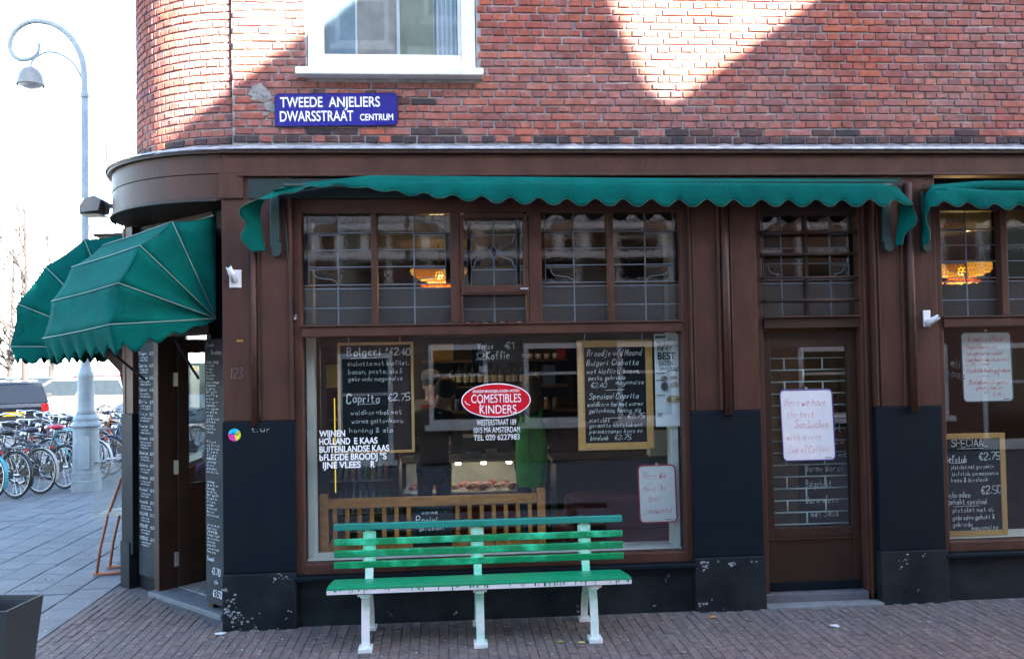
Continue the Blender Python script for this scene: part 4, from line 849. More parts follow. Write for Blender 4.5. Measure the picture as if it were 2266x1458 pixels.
# long menu boards on either side of the corner door
def menu(label, u0, u1, v, z0, z1, rows, seed, lean=0):
    b = thing('menu_board', label, 'menu board', tuple(CHM @ Vector(((u0+u1)/2, v, z0))))
    MB(CHM).prism([(u0, z0), (u1, z0), (u1, z1), (u0, z1)], lambda x, z: (x, v, z), lambda x, z: (x, v-.015, z)).build('slate', SLATE2, b, bevel=.002)
    mb = MB(); rg = random.Random(seed); pl_ = lambda x, z, d: tuple(CHM @ Vector((u1-(x), v+d, z)))
    for t, x, z, s, wd in rows: write(mb, t, x, z, s, pl_, wd, weight=.11, rg=rg)
    mb.build('handwriting', CHALK, b, kind='stuff'); return b
rw = []; z = 2.05; rg = random.Random(8); names = ['Bolgeri', 'Caprita', 'Serrano ham', 'Salami', 'Brie', 'Tonijn', 'Parma ham', 'Carpaccio', 'Gehaktbal', 'Kip kerrie', 'Geitenkaas', 'Rosbief', 'Mozzarella', 'HOLLAND', 'SPECIALITEIT', 'BROODJES']
wds = ['met kaas en sla', 'tomaat, mosterd', 'pesto, rucola', 'ui en augurk', 'honing, noten', 'warm of koud']
for i, t in enumerate(names):
    rw.append((t, .02, z, .026, .15)); rw.append(('€2.%d' % rg.choice((25, 50, 75)), .21, z, .022, .07)); z -= .03
    for k in range(rg.choice((2, 2, 3))): rw.append((rg.choice(wds), .04, z, .018, rg.uniform(.13, .2))); z -= .024
    z -= .028
menu('tall chalk menu board on left of corner door', 1.262, 1.548, -.045, .12, 2.15, rw, 2)
rw = [('Drank', .03, 2.1, .03, .11), ('Broodjes', .1, 2.04, .032, .15)]; z = 1.97
for i in range(52):
    if i in (22, 32, 43): z -= .05
    rw.append((rg.choice(('wit brood', 'bruin', 'ciabatta', 'pistolet', 'koffie', 'thee', 'jus orange', 'melk', 'salade', 'soep', 'kaas jong', 'kaas oud', 'ham', 'filet')), .02, z, .019 if i % 9 else .026, rg.uniform(.1, .2))); z -= .0262
rw += [('Pannini', .02, .42, .035, .1), ('€1.70', .09, .32, .05, .12), ('t/m', .12, .25, .03, .05), ('€3.50', .1, .15, .05, .13)]
menu('tall chalk menu board with large prices at foot, right of corner door', .07, .36, .0, .09, 2.16, rw, 3)

# ================================================================== THE GREEN BENCH
def spray(name, base, light, other, t=.5, s=4):
    m_ = mat(name, light, .3, base, s, 0, coat=.4, lo=t-.1, hi=t+.16); return m_
BG = spray('bench_green', (.0,.20,.07), (.06,.7,.38), None, .56, 5); BGD = mat('bench_green_seat', (.0,.24,.105), .35, (.0,.2,.085), 3, coat=.15); BTOP = mat('bench_top_sky_tint', (.02,.24,.2), .22, (.01,.19,.15), 3, coat=.6)  # top slat's teal has the sky's reflection put into the colour
BW = spray('bench_white', (.74,.7,.72), (.16,.6,.42), None, .53, 3.5); BWE = mat('bench_white_edge', (.74,.68,.72), .4, (.6,.62,.6), 6)
BSUP = spray('bench_support_green', (.5,.62,.56), (.14,.58,.38), None, .42, 5)
bn = thing('park_bench', 'freshly sprayed green slatted bench with white legs before shop window', 'bench', (1.87, -.38, 0))
SL, SR = .832, 2.918
for i, (y0, y1, z0, z1, c, e) in enumerate(((-.22, -.172, .742, .79, BTOP, 0), (-.225, -.20, .634, .682, BG, 0), (-.237, -.212, .552, .602, BG, 0), (-.249, -.224, .475, .524, BG, 0))):
    boxo('back_slat', c, bn, SL+.0, SR+.03, y0, y1, z0, z1, .006)
dr = MB(); rg = random.Random(2)
for i in range(42): x = rg.uniform(SL+.06, SR-.05); dr.box(x, x+rg.uniform(.004, .009), -.2215, -.22, .742-rg.uniform(.0, .004), .742+rg.uniform(.008, .024))
dr.build('paint_drip', BGD, bn, kind='stuff')
for i in range(6):
    y0 = -.655+.068*i; sl_ = boxo('seat_slat', BGD, bn, SL, SR, y0, y0+.058, .424-.0085*i, (.448 if i else .441)-.0085*i, .006)
    if i == 0: boxo('front_edge', BWE, bn, SL+.002, SR-.002, -.661, -.6555, .401, .4295, .001); boxo('front_lip', BGD, bn, SL+.001, SR-.001, -.662, -.655, .430, .4415, .002)
dr = MB()
for i in range(55): x = rg.uniform(SL+.02, SR-.02); dr.box(x, x+rg.uniform(.003, .01), -.6627, -.661, .4295-rg.uniform(.006, .026), .431)
dr.build('paint_drip', BGD, bn, kind='stuff')
def flat(mb, pts, wd, th):
    """strap following pts in the y-z plane, wd wide in x, th thick"""
    L = len(pts); a = []; b = []
    for i, (y, z) in enumerate(pts):
        p, q = pts[max(0, i-1)], pts[min(L-1, i+1)]; dy, dz = q[0]-p[0], q[1]-p[1]; l_ = math.hypot(dy, dz); ny, nz = -dz/l_*th/2, dy/l_*th/2; a.append((y+ny, z+nz)); b.append((y-ny, z-nz))
    mb.prism(a+b[::-1], lambda y, z: (-wd/2, y, z), lambda y, z: (wd/2, y, z)); return mb
fl1 = flat(MB(), [(-.60, .02), (-.592, .12), (-.575, .24), (-.545, .34), (-.50, .395)], .056, .022).mesh('leg'); rl = flat(MB(), [(-.125, .02), (-.15, .12), (-.2, .22), (-.28, .32), (-.38, .39)], .05, .022).mesh('leg')
bk = flat(MB(), [(-.31, .365), (-.262, .40), (-.238, .47), (-.212, .6), (-.192, .74)], .058, .02).mesh('back_support'); tr_ = MB().box(-.028, .028, -.645, -.30, .366, .379).mesh('seat_bearer'); ft_ = MB().box(-.047, .047, -.66, -.545, 0, .032).mesh('foot'); fr_ = MB().box(-.04, .04, -.17, -.085, 0, .028).mesh('foot'); cpm = MB().box(-.047, .047, -.64, -.53, .376, .392).mesh('bracket'); bkt = MB().box(-.046, .046, -.252, -.236, .548, .79).mesh('bracket')
for m2 in (fl1, rl, tr_, ft_, fr_, cpm): m2.materials.append(BW)
bk.materials.append(BSUP)
for x in (1.085, 1.868, 2.662):
    for nm, m2 in (('leg', fl1), ('leg', rl), ('back_support', bk), ('seat_bearer', tr_), ('foot', ft_), ('foot', fr_), ('bracket', cpm)):
        o = link(nm, m2, bn, (x, 0, 0)); b_ = o.modifiers.new('e', 'BEVEL'); b_.width = .004; b_.segments = 2; b_.limit_method = 'ANGLE'
    for z in (.54, .615, .69): boxo('back_plate', BSUP, bn, x-.047, x+.047, -.216+(z-.615)*.16, -.202+(z-.615)*.16, z-.04, z+.04, .003)

ORD = 'first second third fourth fifth sixth seventh eighth ninth tenth eleventh twelfth thirteenth fourteenth fifteenth sixteenth'.split()
# ================================================================== INSIDE THE SHOP
# slatted wooden bench with its back to the window
ib = thing('wooden_bench', 'orange wooden slatted bench standing inside with its back to window', 'bench', (1.6, .6, .02))
boxo('top_rail', OAK, ib, .66, 2.40, .585, .625, .765, .845, .008); boxo('low_rail', OAK, ib, .66, 2.40, .59, .62, .36, .42, .006)
for x in (.62, 2.40): boxo('post', OAK, ib, x, x+.065, .57, .64, .02, .885, .006)
for i in range(17): boxo('slat', OAK, ib, .72+.1*i, .755+.1*i, .597, .612, .42, .766, .002)
boxo('seat', OAK, ib, .66, 2.44, .63, 1.05, .40, .43, .006)
# glass fronted fridge
fr = thing('drinks_fridge', 'tall glass fronted drinks fridge behind left chalkboard', 'fridge', (.9, 1.7, .02))
FB = mat('fridge_black', (.012,.013,.016), .4); boxo('cabinet', FB, fr, .5, .56, 1.55, 2.15, .02, 2.1, .005); boxo('side', FB, fr, 1.15, 1.21, 1.55, 2.15, .02, 2.1); boxo('top', FB, fr, .56, 1.15, 1.55, 2.15, 1.95, 2.1); boxo('base', FB, fr, .56, 1.15, 1.55, 2.15, .02, .4); boxo('back', FB, fr, .56, 1.15, 2.1, 2.15, .4, 1.95)
boxo('sign_band', mat('yellow_band', (.5,.33,.03), .5), fr, .56, 1.15, 1.54, 1.549, 1.72, 1.93)
MB().box(.623, .632, 1.56, 1.57, .75, 1.62).build('light_tube', mat('warm_tube', (.8,.6,.1), .5, emit=(1, .62, .08), estr=.055), fr)
rg = random.Random(11)
for k, z in enumerate((.55, .85, 1.15, 1.42)):
    sh = boxo('shelf', STEEL, fr, .57, 1.14, 1.62, 2.08, z-.012, z, .002)
    for i in range(8):
        x = .66+.062*i; c_ = rg.choice(((.3,.25,.05), (.05,.2,.07), (.4,.08,.05), (.25,.25,.28), (.1,.12,.3), (.35,.2,.1))); MB().lathe([(.024, 0), (.026, .01), (.026, .12), (.012, .16), (.012, .2)], (x, 1.68, z), 10).build('bottle', mat('drink', c_, .25), sh, smooth=True)
MB().box(.57, 1.14, 1.552, 1.556, .41, 1.715).build('door_pane', GLASS, fr)
# butcher's counter
ct = thing('display_counter', 'red and steel butcher display counter with glass case of meats', 'counter', (1.9, 2.8, .02))
boxo('base', REDP, ct, 1.18, 2.62, 2.72, 3.4, .05, .42); boxo('kick', FB, ct, 1.2, 2.6, 2.78, 3.38, .02, .05, 0); boxo('steel_band', STEEL, ct, 1.16, 2.64, 2.69, 3.42, .42, .50, .006); boxo('tray', WHITEP, ct, 1.2, 2.6, 2.74, 3.3, .5, .54, .004)
boxo('top_shelf', STEEL, ct, 1.16, 2.64, 2.85, 3.42, .84, .87, .005); MB().quad((1.18, 2.70, .5), (2.62, 2.70, .5), (2.62, 2.85, .84), (1.18, 2.85, .84)).build('front_pane', GLASS, ct)
for x in (1.16, 2.625): MB().tube([(x, 2.70, .5), (x, 2.82, .8), (x, 2.9, .85), (x, 2.95, 1.1)], .012, 8).build('upright', STEEL, ct, smooth=True)
boxo('sneeze_shelf', STEEL, ct, 1.16, 2.64, 2.9, 3.15, 1.1, 1.115, .003); boxo('back_lining', mat('case_lining', (.5,.48,.45), .5), ct, 1.2, 2.6, 3.3, 3.32, .54, .84, 0)
for i in range(26):
    x, y = 1.27+.052*i+rg.uniform(-.01, .01), 2.84+.11*(i % 3); c_ = rg.choice(((.38,.12,.1), (.45,.2,.16), (.5,.3,.25), (.3,.05,.05), (.5,.36,.2)))
    MB().ball((x, y, .58), rg.uniform(.035, .06), 10, 6, (1.2, 1, .7)).build('meat', mat('meat', c_, .35, tuple(min(1, q*1.7) for q in c_), 40), ct, smooth=True)
for i in range(4): MB().tube([(1.5+.28*i, 3.0, .855), (1.5+.28*i, 3.0, .80)], .03, 10).build('case_lamp', mat('case_glow', (.8,.8,.7), .5, emit=(1, .85, .6), estr=1.4), ct)
for i, (x, w_, h_, c_) in enumerate(((1.32, .06, .12, (.5,.5,.45)), (1.95, .16, .07, (.35,.4,.55)), (2.15, .12, .09, (.6,.6,.55)), (2.38, .05, .16, (.5,.5,.5)))):
    o = boxo('price_card' if i == 1 else 'carton', mat('carton_%d' % i, c_, .7), None, x-w_/2, x+w_/2, 2.98, 3.04, .871, .87+h_, .004); tag(o, ('small pale carton at left end of butcher counter', 'bluish price card on top of butcher counter', 'cream carton in middle of butcher counter', 'slim grey carton at right end of butcher counter')[i], 'card' if i == 1 else 'carton', 'goods on the counter')
# wall shelves, bottles, cups
for z, nm in ((1.585, 'lower'), (1.93, 'upper')):
    o = boxo('wall_shelf', mat('shelf_wood_'+nm, (.13,.07,.035), .6), None, 1.35, 3.3, 5.0, 5.3, z-.03, z, .004); tag(o, 'brown wall shelf behind counter carrying %s' % ('dark wine bottles' if nm == 'lower' else 'small white cups'), 'shelf', 'shelves behind the counter')
boxo('shelf_backing', mat('shelf_back', (.05,.035,.03), .8), bld, 1.2, 3.4, 5.3, 5.34, .9, 2.6, 0)
BOT = mat('bottle_glass', (.015,.02,.012), .12, (.01,.012,.008)); LAB = mat('bottle_label', (.6,.58,.45), .8, (.5,.48,.35), 8)
bp = thing('wine_bottle', 'first wine bottle from the left on lower wall shelf', 'bottle', (1.75, 5.06, 1.586), group='wine bottles on the lower shelf', local=True)
MB().lathe([(.038, 0), (.04, .01), (.04, .19), (.03, .225), (.014, .25), (.014, .31)], (0, 0, 0), 14).build('body', BOT, bp, smooth=True); MB().lathe([(.0408, .05), (.0408, .14)], (0, 0, 0), 14, cap=False).build('label_band', LAB, bp, smooth=True)
for i in range(1, 13): dup(bp, (1.75+.093*i+rg.uniform(-.01, .01), 5.06, 1.586), rg.uniform(0, 6), ORD[i]+' wine bottle from the left on lower wall shelf')
cp = thing('white_cup', 'first white cup from the left on upper wall shelf', 'cup', (2.45, 5.08, 1.931), group='cups on the upper shelf', local=True)
MB().lathe([(.025, 0), (.04, .02), (.045, .07), (.041, .07), (.035, .02)], (0, 0, 0), 14).build('bowl', WHITEP, cp, smooth=True); MB().tube([(.04, 0, .055), (.065, 0, .05), (.065, 0, .03), (.038, 0, .025)], .006, 6).build('handle', WHITEP, cp, smooth=True)
for i in range(1, 7): dup(cp, (2.45+.115*i, 5.08, 1.931), rg.uniform(0, 6), ORD[i]+' white cup from the left on upper wall shelf')
for z, nm, lab, x0, n_, st_ in ((1.25, 'jar', ' preserve jar from the left on the low wall shelf', 1.45, 15, .12), (2.28, 'tin', ' round tin from the left on the top wall shelf', 1.4, 16, .115)):
    o = boxo('wall_shelf', MATS['shelf_wood_lower'], None, 1.35, 4.7, 5.0, 5.3, z-.03, z, .004); tag(o, 'brown wall shelf behind counter carrying %s' % ('squat preserve jars' if nm == 'jar' else 'round tins up high'), 'shelf', 'shelves behind the counter')
    for i in range(n_):
        t_ = thing(nm, ORD[i]+lab, nm, (x0+st_*i, 5.1, z+.001), group=nm+'s on the wall shelves', local=True); c_ = rg.choice(((.35,.2,.05), (.3,.04,.03), (.1,.14,.05), (.4,.35,.2), (.08,.1,.2), (.35,.3,.05)))
        MB().lathe([(.038, 0), (.042, .01), (.042, rg.uniform(.08, .13)), (.03, .14)], (0, 0, 0), 12).build('body', mat('preserve', c_, .3), t_, smooth=True); MB().lathe([(.034, .138), (.034, .16)], (0, 0, 0), 12).build('lid', STEEL if i % 2 else REDP, t_)
# dark sideboard, red sofa, box
sb = thing('sideboard', 'long dark sideboard inside behind red rimmed whiteboard', 'sideboard', (3.2, 2.2, .02))
boxo('body', mat('dark_wood', (.035,.026,.022), .4), sb, 2.75, 4.7, 2.1, 2.6, .1, .9); boxo('top', mat('grey_top', (.10,.10,.10), .35), sb, 2.72, 4.73, 2.07, 2.62, .9, .94)
for x in (2.8, 4.6): boxo('leg', FB, sb, x, x+.05, 2.12, 2.17, .02, .1, 0)
o = boxo('cream_box', mat('cream_card', (.55,.53,.45), .8), None, 3.72, 3.95, 2.15, 2.3, .941, 1.19, .004); tag(o, 'cream cardboard box on dark sideboard near window edge', 'box')
so_ = thing('red_sofa', 'dark red sofa low inside the window beside white lining', 'sofa', (3.2, 1.2, .02)); RS = mat('red_upholstery', (.11,.004,.008), .6, (.07,.003,.006), 4)
boxo('seat', RS, so_, 2.72, 3.85, .75, 1.3, .14, .40, .05); boxo('back', RS, so_, 2.72, 3.85, 1.2, 1.4, .36, .72, .06); boxo('arm', RS, so_, 2.62, 2.74, .75, 1.4, .14, .55, .04)
for x in (2.68, 3.78): boxo('leg', FB, so_, x, x+.05, .8, .85, .02, .14, 0)
# shelving with coloured goods seen behind the left board, crate
for i, (x, z, w_, h_, c_, lab) in enumerate(((1.62, 1.98, .3, .22, (.3,.2,.05), 'tan goods crate high on back wall'), (3.05, 1.62, .16, .26, (.1,.16,.3), 'blue packet standing at right end of lower wall shelf'), (3.22, 1.97, .12, .12, (.4,.04,.05), 'red tin at right end of upper wall shelf'), (1.45, 1.6, .2, .18, (.3,.22,.02), 'yellow box at left end of lower wall shelf'))):
    y = 5.05; o = boxo('goods_box' if i % 2 == 0 else 'packet', mat('goods_%d' % i, c_, .6), None, x-w_/2, x+w_/2, y, y+.16, z-.014 if i > 9 else (1.5865 if z < 1.9 else 1.9315), (1.5865 if z < 1.9 else 1.9315)+h_, .005); tag(o, lab, 'box', 'goods on the wall shelves')
# crystal ceiling lamps
def chandelier(label, x, y, z, power):
    c_ = thing('ceiling_lamp', label, 'lamp', (x, y, z)); GB = mat('amber_bead', (.8,.42,.06), .2, (.7,.3,.03), 60, emit=(1, .42, .04), estr=.06)
    m_ = MB()
    for k in range(6):
        r_ = .30-.018*k*k*.62; n_ = max(8, int(2*math.pi*r_/.034))
        for i in range(n_): a = 2*math.pi*(i+.5*(k % 2))/n_; m_.ball((x+r_*math.cos(a), y+r_*math.sin(a), z+.13-.03*k), .0165, 6, 4)
    for i in range(26): a = i*2.4; r_ = .2*math.sqrt(i/26); m_.ball((x+r_*math.cos(a), y+r_*math.sin(a), z-.035), .017, 6, 4)
    m_.build('bead_basket', GB, c_, smooth=True, kind='stuff')
    MB().lathe([(.30, .145), (.315, .15), (.315, .165), (.30, .17)], (x, y, z), 28, cap=False).build('rim', mat('brass', (.4,.25,.08), .35, metal=.9), c_, smooth=True); MB().tube([(x, y, z+.16), (x, y, 3.22)], .008, 6).build('rod', MATS['brass'], c_); MB().tube([(x-.3, y, z+.16), (x+.3, y, z+.16)], .006, 6).build('crossbar', MATS['brass'], c_); MB().ball((x, y, z+.08), .045, 10, 8).build('bulb', mat('bulb', (1,.8,.5), .5, emit=(1, .62, .22), estr=.6), c_, smooth=True)
    l_ = bpy.data.lights.new('lamp_glow', 'POINT'); l_.energy = power; l_.color = (1, .6, .25); l_.shadow_soft_size = .12; o = bpy.data.objects.new('lamp_glow', l_); C.objects.link(o); o.location = (x, y, z-.1); adopt(o, c_)
chandelier('glowing amber bead ceiling lamp seen through bench window transom', 1.60, 3.0, 2.80, 1.2)
chandelier('glowing amber bead ceiling lamp seen through far right window', 7.0, 2.0, 2.70, 1.5)

# ---- people
SKIN = mat('skin', (.5,.3,.22), .5, (.45,.26,.19), 20)
def skinned(name, nodes, edges, mt, parent, lev=2):
    me = bpy.data.meshes.new(name); me.from_pydata([n[0] for n in nodes], edges, []); me.materials.append(mt)
    o = link(name, me, parent); md = o.modifiers.new('skin', 'SKIN'); md.use_smooth_shade = True
    for v, n in zip(me.skin_vertices[0].data, nodes): v.radius = (n[1], n[2] if len(n) > 2 else n[1])
    me.skin_vertices[0].data[0].use_root = True
    s_ = o.modifiers.new('sub', 'SUBSURF'); s_.levels = lev; s_.render_levels = lev; return o
def person(label, loc, rz, h, top, trous, hair, arms='down', hairlong=.0, coat=.0, head=(0, 0), extra=None, seated=False):
    p = thing('person', label, 'person', loc, rz, local=True); k = h/1.75; hx, hy = head
    hip = .93 if not seated else .50
    N = [((0, 0, hip), .14, .1), ((0, 0, hip+.2), .135, .09), ((0, 0, hip+.42), .16, .1), ((hx*.4, hy*.4, hip+.55), .06, .06), ((hx, hy+.01, hip+.68), .088, .1), ((hx, hy, hip+.78), .08, .09)]
    E_ = [(0, 1), (1, 2), (2, 3), (3, 4), (4, 5)]
    def limb(chain, root):
        a = root
        for q in chain: N.append(q); E_.append((a, len(N)-1)); a = len(N)-1
        return a
    arm = {'down': lambda s: [((s*.19, 0, hip+.46), .055), ((s*.25, .0, hip+.2), .042), ((s*.24, .1, hip-.02), .035), ((s*.235, .14, hip-.08), .03, .04)],
           'fwd': lambda s: [((s*.19, 0, hip+.46), .055), ((s*.25, .04, hip+.2), .042), ((s*.19, .24, hip+.12), .035), ((s*.17, .31, hip+.12), .04, .03)]}[arms]
    leg = (lambda s: [((s*.09, 0, hip-.08), .085), ((s*.1, .02, .5), .06), ((s*.1, 0, .1), .042), ((s*.105, .1, .035), .035, .04)]) if not seated else (lambda s: [((s*.09, .06, hip-.02), .08), ((s*.1, .42, hip), .062), ((s*.1, .44, .1), .042), ((s*.105, .54, .035), .035, .04)])
    ar = {}; lg = {}
    for s in (-1, 1): b0 = len(N); limb(arm(s), 2); ar[s] = list(range(b0, len(N))); b0 = len(N); limb(leg(s), 0); lg[s] = list(range(b0, len(N)))
    # five fingers on each hand
    for s in (-1, 1):
        w_ = N[ar[s][-1]][0]
        for i, (dx, dl) in enumerate(((-.025, .055), (-.009, .066), (.008, .062), (.024, .05), (-.045, .03))):
            q = (w_[0]+dx, w_[1]+(dl*.5 if arms == 'down' else dl), w_[2]-(dl if arms == 'down' else .02)); N.append((q, .009)); E_.append((ar[s][-1], len(N)-1))
    sc = lambda N_: [((n[0][0]*k, n[0][1]*k, n[0][2]*k),)+tuple(q*k for q in n[1:]) for n in N_]
    thin = [(n[0],)+tuple(q*(.72 if (j < 3 or 6 <= j < 6+16 and (j-6) % 8 not in (3, 7)) else 1) for q in n[1:]) for j, n in enumerate(N)]; skinned('body', sc(thin), E_, SKIN, p)
    def cloth(name, idx, edges, mt, grow, more=()):
        mp = {j: i for i, j in enumerate(idx)}; nn = [(N[j][0],)+tuple(q+grow for q in N[j][1:]) for j in idx]; ee = [(mp[a], mp[b]) for a, b in edges]
        for base, q in more: nn.append(q); ee.append((mp[base], len(nn)-1))
        return skinned(name, sc(nn), ee, mt, p)
    ti = [0, 1, 2, 3]; te = [(0, 1), (1, 2), (2, 3)]
    for s in (-1, 1): ti += ar[s][:3]; te += [(2, ar[s][0]), (ar[s][0], ar[s][1]), (ar[s][1], ar[s][2])]
    cloth('jacket', ti, te, top, .028, more=[(0, ((0, 0, hip-coat), .165, .12))] if coat else ())
    li = [0]; le = []
    for s in (-1, 1): li += lg[s][:3]; le += [(0, lg[s][0]), (lg[s][0], lg[s][1]), (lg[s][1], lg[s][2])]
    cloth('trousers', li, le, trous, .016)
    for s in (-1, 1): q = N[lg[s][3]][0]; MB().ball((q[0]*k, q[1]*k, q[2]*k+.008), .06*k, 10, 6, (.75, 1.5, .75)).build('shoe', BLACK, p, smooth=True)
    hz = hip+.74; m_ = MB().ball((hx*k, (hy-.012)*k, (hz+.03)*k), .118*k, 14, 10, (.9, 1.0, 1.0))
    if hairlong: m_.ball((hx*k, (hy-.07)*k, (hz-.12)*k), .1*k, 12, 8, (1.05, .6, 1.0+hairlong*3))
    m_.build('hair', hair, p, smooth=True)
    for s in (-1, 1): MB().ball(((hx+s*.088)*k, hy*k, (hz-.05)*k), .024*k, 8, 6, (.5, .8, 1.2)).build('ear', SKIN, p, smooth=True); MB().ball(((hx+s*.034)*k, (hy+.092)*k, (hz-.03)*k), .012*k, 8, 6).build('eye', BLACK, p, smooth=True)
    MB().ball((hx*k, (hy+.11)*k, (hz-.065)*k), .017*k, 8, 6, (.8, 1.1, 1.3)).build('nose', SKIN, p, smooth=True); MB().ball((hx*k, (hy+.095)*k, (hz-.115)*k), .02*k, 8, 6, (1.2, .5, .35)).build('mouth', mat('lip', (.4,.14,.12), .5), p, smooth=True)
    return p, k, hip
JEANS = mat('jeans', (.05,.08,.14), .9, (.035,.06,.11), 20); DARKH = mat('dark_hair', (.03,.022,.018), .7); BLOND = mat('sandy_hair', (.25,.15,.07), .7, (.14,.08,.04), 40, stretch=(6, 6, 1))
DJ = mat('dark_jacket', (.018,.019,.023), .9, (.013,.013,.016), 15, .2); NJ = mat('navy_jacket', (.02,.026,.045), .9, (.014,.018,.03), 15, .2)
person('customer in dark coat and jeans seen from behind at butcher counter', (1.53, 2.1, .02), 0, 1.70, DJ, JEANS, DARKH, 'fwd', coat=.22, head=(.13, .06))
p_, k, hip = person('customer with green backpack and sandy hair seen from behind', (2.52, 2.15, .02), R(-12), 1.70, NJ, JEANS, BLOND, 'fwd', hairlong=.15)
GP = mat('green_backpack', (.06,.45,.07), .75, (.04,.3,.045), 9, .5, 14)
bpk = thing('backpack', 'bright green backpack worn by sandy haired customer', 'backpack', (2.49, 1.93, .70))
rows = []
for i in range(9):
    f = i/8; z = .70+.68*f; wd = .165*(.82+.25*math.sin(math.pi*min(1, f*.9+.1)))*(1 if f < .9 else .8); dp = .12*math.sin(math.pi*(.18+.72*f))
    rows.append([(2.49+wd*math.cos(a)*(abs(math.cos(a))**-.35 if abs(math.cos(a)) > .01 else 1)*.9, 1.97+dp*math.sin(a)*1.1-.02, z+.01*math.sin(a*5+i)) for a in [2*math.pi*j/22 for j in range(23)]])
MB().grid(rows).add(rows[0][:-1], [tuple(range(22))]).add(rows[-1][:-1], [tuple(range(22))]).build('bag', GP, bpk, smooth=True)
MB().tube([(2.46, 1.835, 1.28), (2.455, 1.825, 1.1), (2.45, 1.83, .92)], .008, 6).build('zip', mat('zip_grey', (.1,.14,.12), .6), bpk)
for s in (-1, 1): MB().tube([(2.49+s*.09, 1.98, 1.36), (2.5+s*.11, 2.08, 1.45), (2.51+s*.12, 2.24, 1.38), (2.5+s*.12, 2.24, 1.1), (2.49+s*.13, 2.02, .9)], .02, 8).build('strap', GP, bpk, smooth=True)
pw, k, hip = person('shop worker in pale cap and red apron behind butcher counter', (1.47, 4.35, .02), R(180), 1.72, mat('grey_shirt', (.25,.26,.28), .9), FB, DARKH, 'down')
MB().prism([(-.15, .55), (.15, .55), (.16, 1.05), (.11, 1.38), (-.11, 1.38), (-.16, 1.05)], lambda x, z: (x, .15, z), lambda x, z: (x*1.02, .16, z)).build('apron', mat('red_apron', (.3,.01,.015), .8), pw); MB().lathe([(.115, -.02), (.118, .03), (.1, .085), (.05, .11), (.01, .115)], (0, 0, 1.70), 16).build('cap', mat('pale_cap', (.2,.22,.26), .8), pw, smooth=True)
person('seated person in purple top just inside the corner door', (-.66, 2.35, .02), R(-30), 1.6, mat('purple_top', (.12,.03,.16), .9), FB, mat('brown_hair', (.07,.035,.02), .7), 'down', hairlong=.1, seated=True)
stl = thing('stool', 'dark stool under the seated person inside corner door', 'stool', (-.66, 2.35, .02)); MB().lathe([(.17, .34), (.18, .36), (.17, .38)], (-.66, 2.35, 0), 18).build('seat', FB, stl)
for i in range(4): a = R(45+90*i); MB().tube([(-.66+.12*math.cos(a), 2.35+.12*math.sin(a), .35), (-.66+.17*math.cos(a), 2.35+.17*math.sin(a), .02)], .014, 8).build('leg', FB, stl)
# big chalkboard leaning inside side door
b6 = thing('chalkboard', 'large leaning chalkboard of warm dishes behind side door grille', 'chalkboard', (4.75, .33, .1)); boxo('slate', SLATE, b6, 4.53, 5.0, .33, .345, .4, 1.44, .004)
lines(b6, .33, CHALK, [('uit', 4.79, 1.32, .07, .12), ('keu', 4.79, 1.22, .07, .13), ('Pistolet met', 4.6, 1.11, .055, .38), ('Warme Worst', 4.58, .995, .055, .33), ('Balgehakt', 4.585, .87, .055, .22), ('Warm vlees', 4.58, .74, .055, .28), ('met Saus', 4.62, .63, .05, .24)], weight=.09)

# ================================================================== STREET THINGS
# tapered planter at the corner of the picture
pt_ = thing('planter', 'dark grey tapered square planter at lower left corner', 'planter', (-1.0, -1.33, 0)); PG = mat('planter_grey', (.03,.034,.038), .5, (.022,.025,.028), 5)
ang = math.atan2(.34, .045); e1 = Vector((math.cos(ang), math.sin(ang), 0)); e2 = Vector((-e1.y, e1.x, 0)); o0 = Vector((-.835, -1.5, 0)) + e1*.18 + e2*.18
rows = []
for z, s in ((0, .125), (.6, .18), (.6, .168), (.5, .155)): rows.append([o0+e1*s*a+e2*s*b+Vector((0, 0, z)) for a, b in ((-1, -1), (1, -1), (1, 1), (-1, 1), (-1, -1))])
MB().grid(rows).add(rows[0][:4], [(3, 2, 1, 0)]).build('tub', PG, pt_, bevel=.004); MB().add([p for p in rows[3][:4]], [(0, 1, 2, 3)]).build('soil', mat('soil', (.03,.022,.016), .95, bump=.6), pt_)
# tubular orange display rack with plastic cover
rk = thing('display_rack', 'orange tubular display rack with clear plastic cover beside side facade', 'rack', (-1.5, 1.95, 0)); OR = mat('orange_tube', (.38,.13,.06), .4, (.3,.1,.045)); PLS = glass('plastic_cover', (.75,.8,.78), rough=.25, boost=1.5, haze=.35, hazecol=(.4,.44,.44))
for y, x in ((1.85, -1.62), (2.12, -1.60)): MB().tube([(x-.03, y, .018), (x+.36, y+.03, .018)], .016, 8).build('foot', OR, rk, smooth=True); MB().tube([(x, y, .02), (x+.03, y, .25), (x+.1, y, .55), (x+.22, y+.02, .9)], .014, 8).build('upright', OR, rk, smooth=True)
MB().grid([[(-1.66+.3*i/6, 1.88+.01*math.sin(i+k), .56+.48*k/5) for i in range(7)] for k in range(6)]).build('plastic_cover', PLS, rk, smooth=True)
NP = mat('newsprint', (.5,.5,.52), .8, (.05,.05,.055), 25, lo=.45, hi=.55); MB().prism([(-1.70, 1.035), (-1.55, 1.075), (-1.36, 1.085), (-1.34, 1.055), (-1.6, 1.045)], lambda x, z: (x, 1.84, z), lambda x, z: (x, 2.1, z)).build('paper_top', NP, rk); MB().prism([(-1.69, .53), (-1.6, .575), (-1.36, .6), (-1.36, .56), (-1.6, .545)], lambda x, z: (x, 1.84, z), lambda x, z: (x, 2.1, z)).build('paper_bundle', mat('pale_paper', (.6,.58,.52), .8), rk)
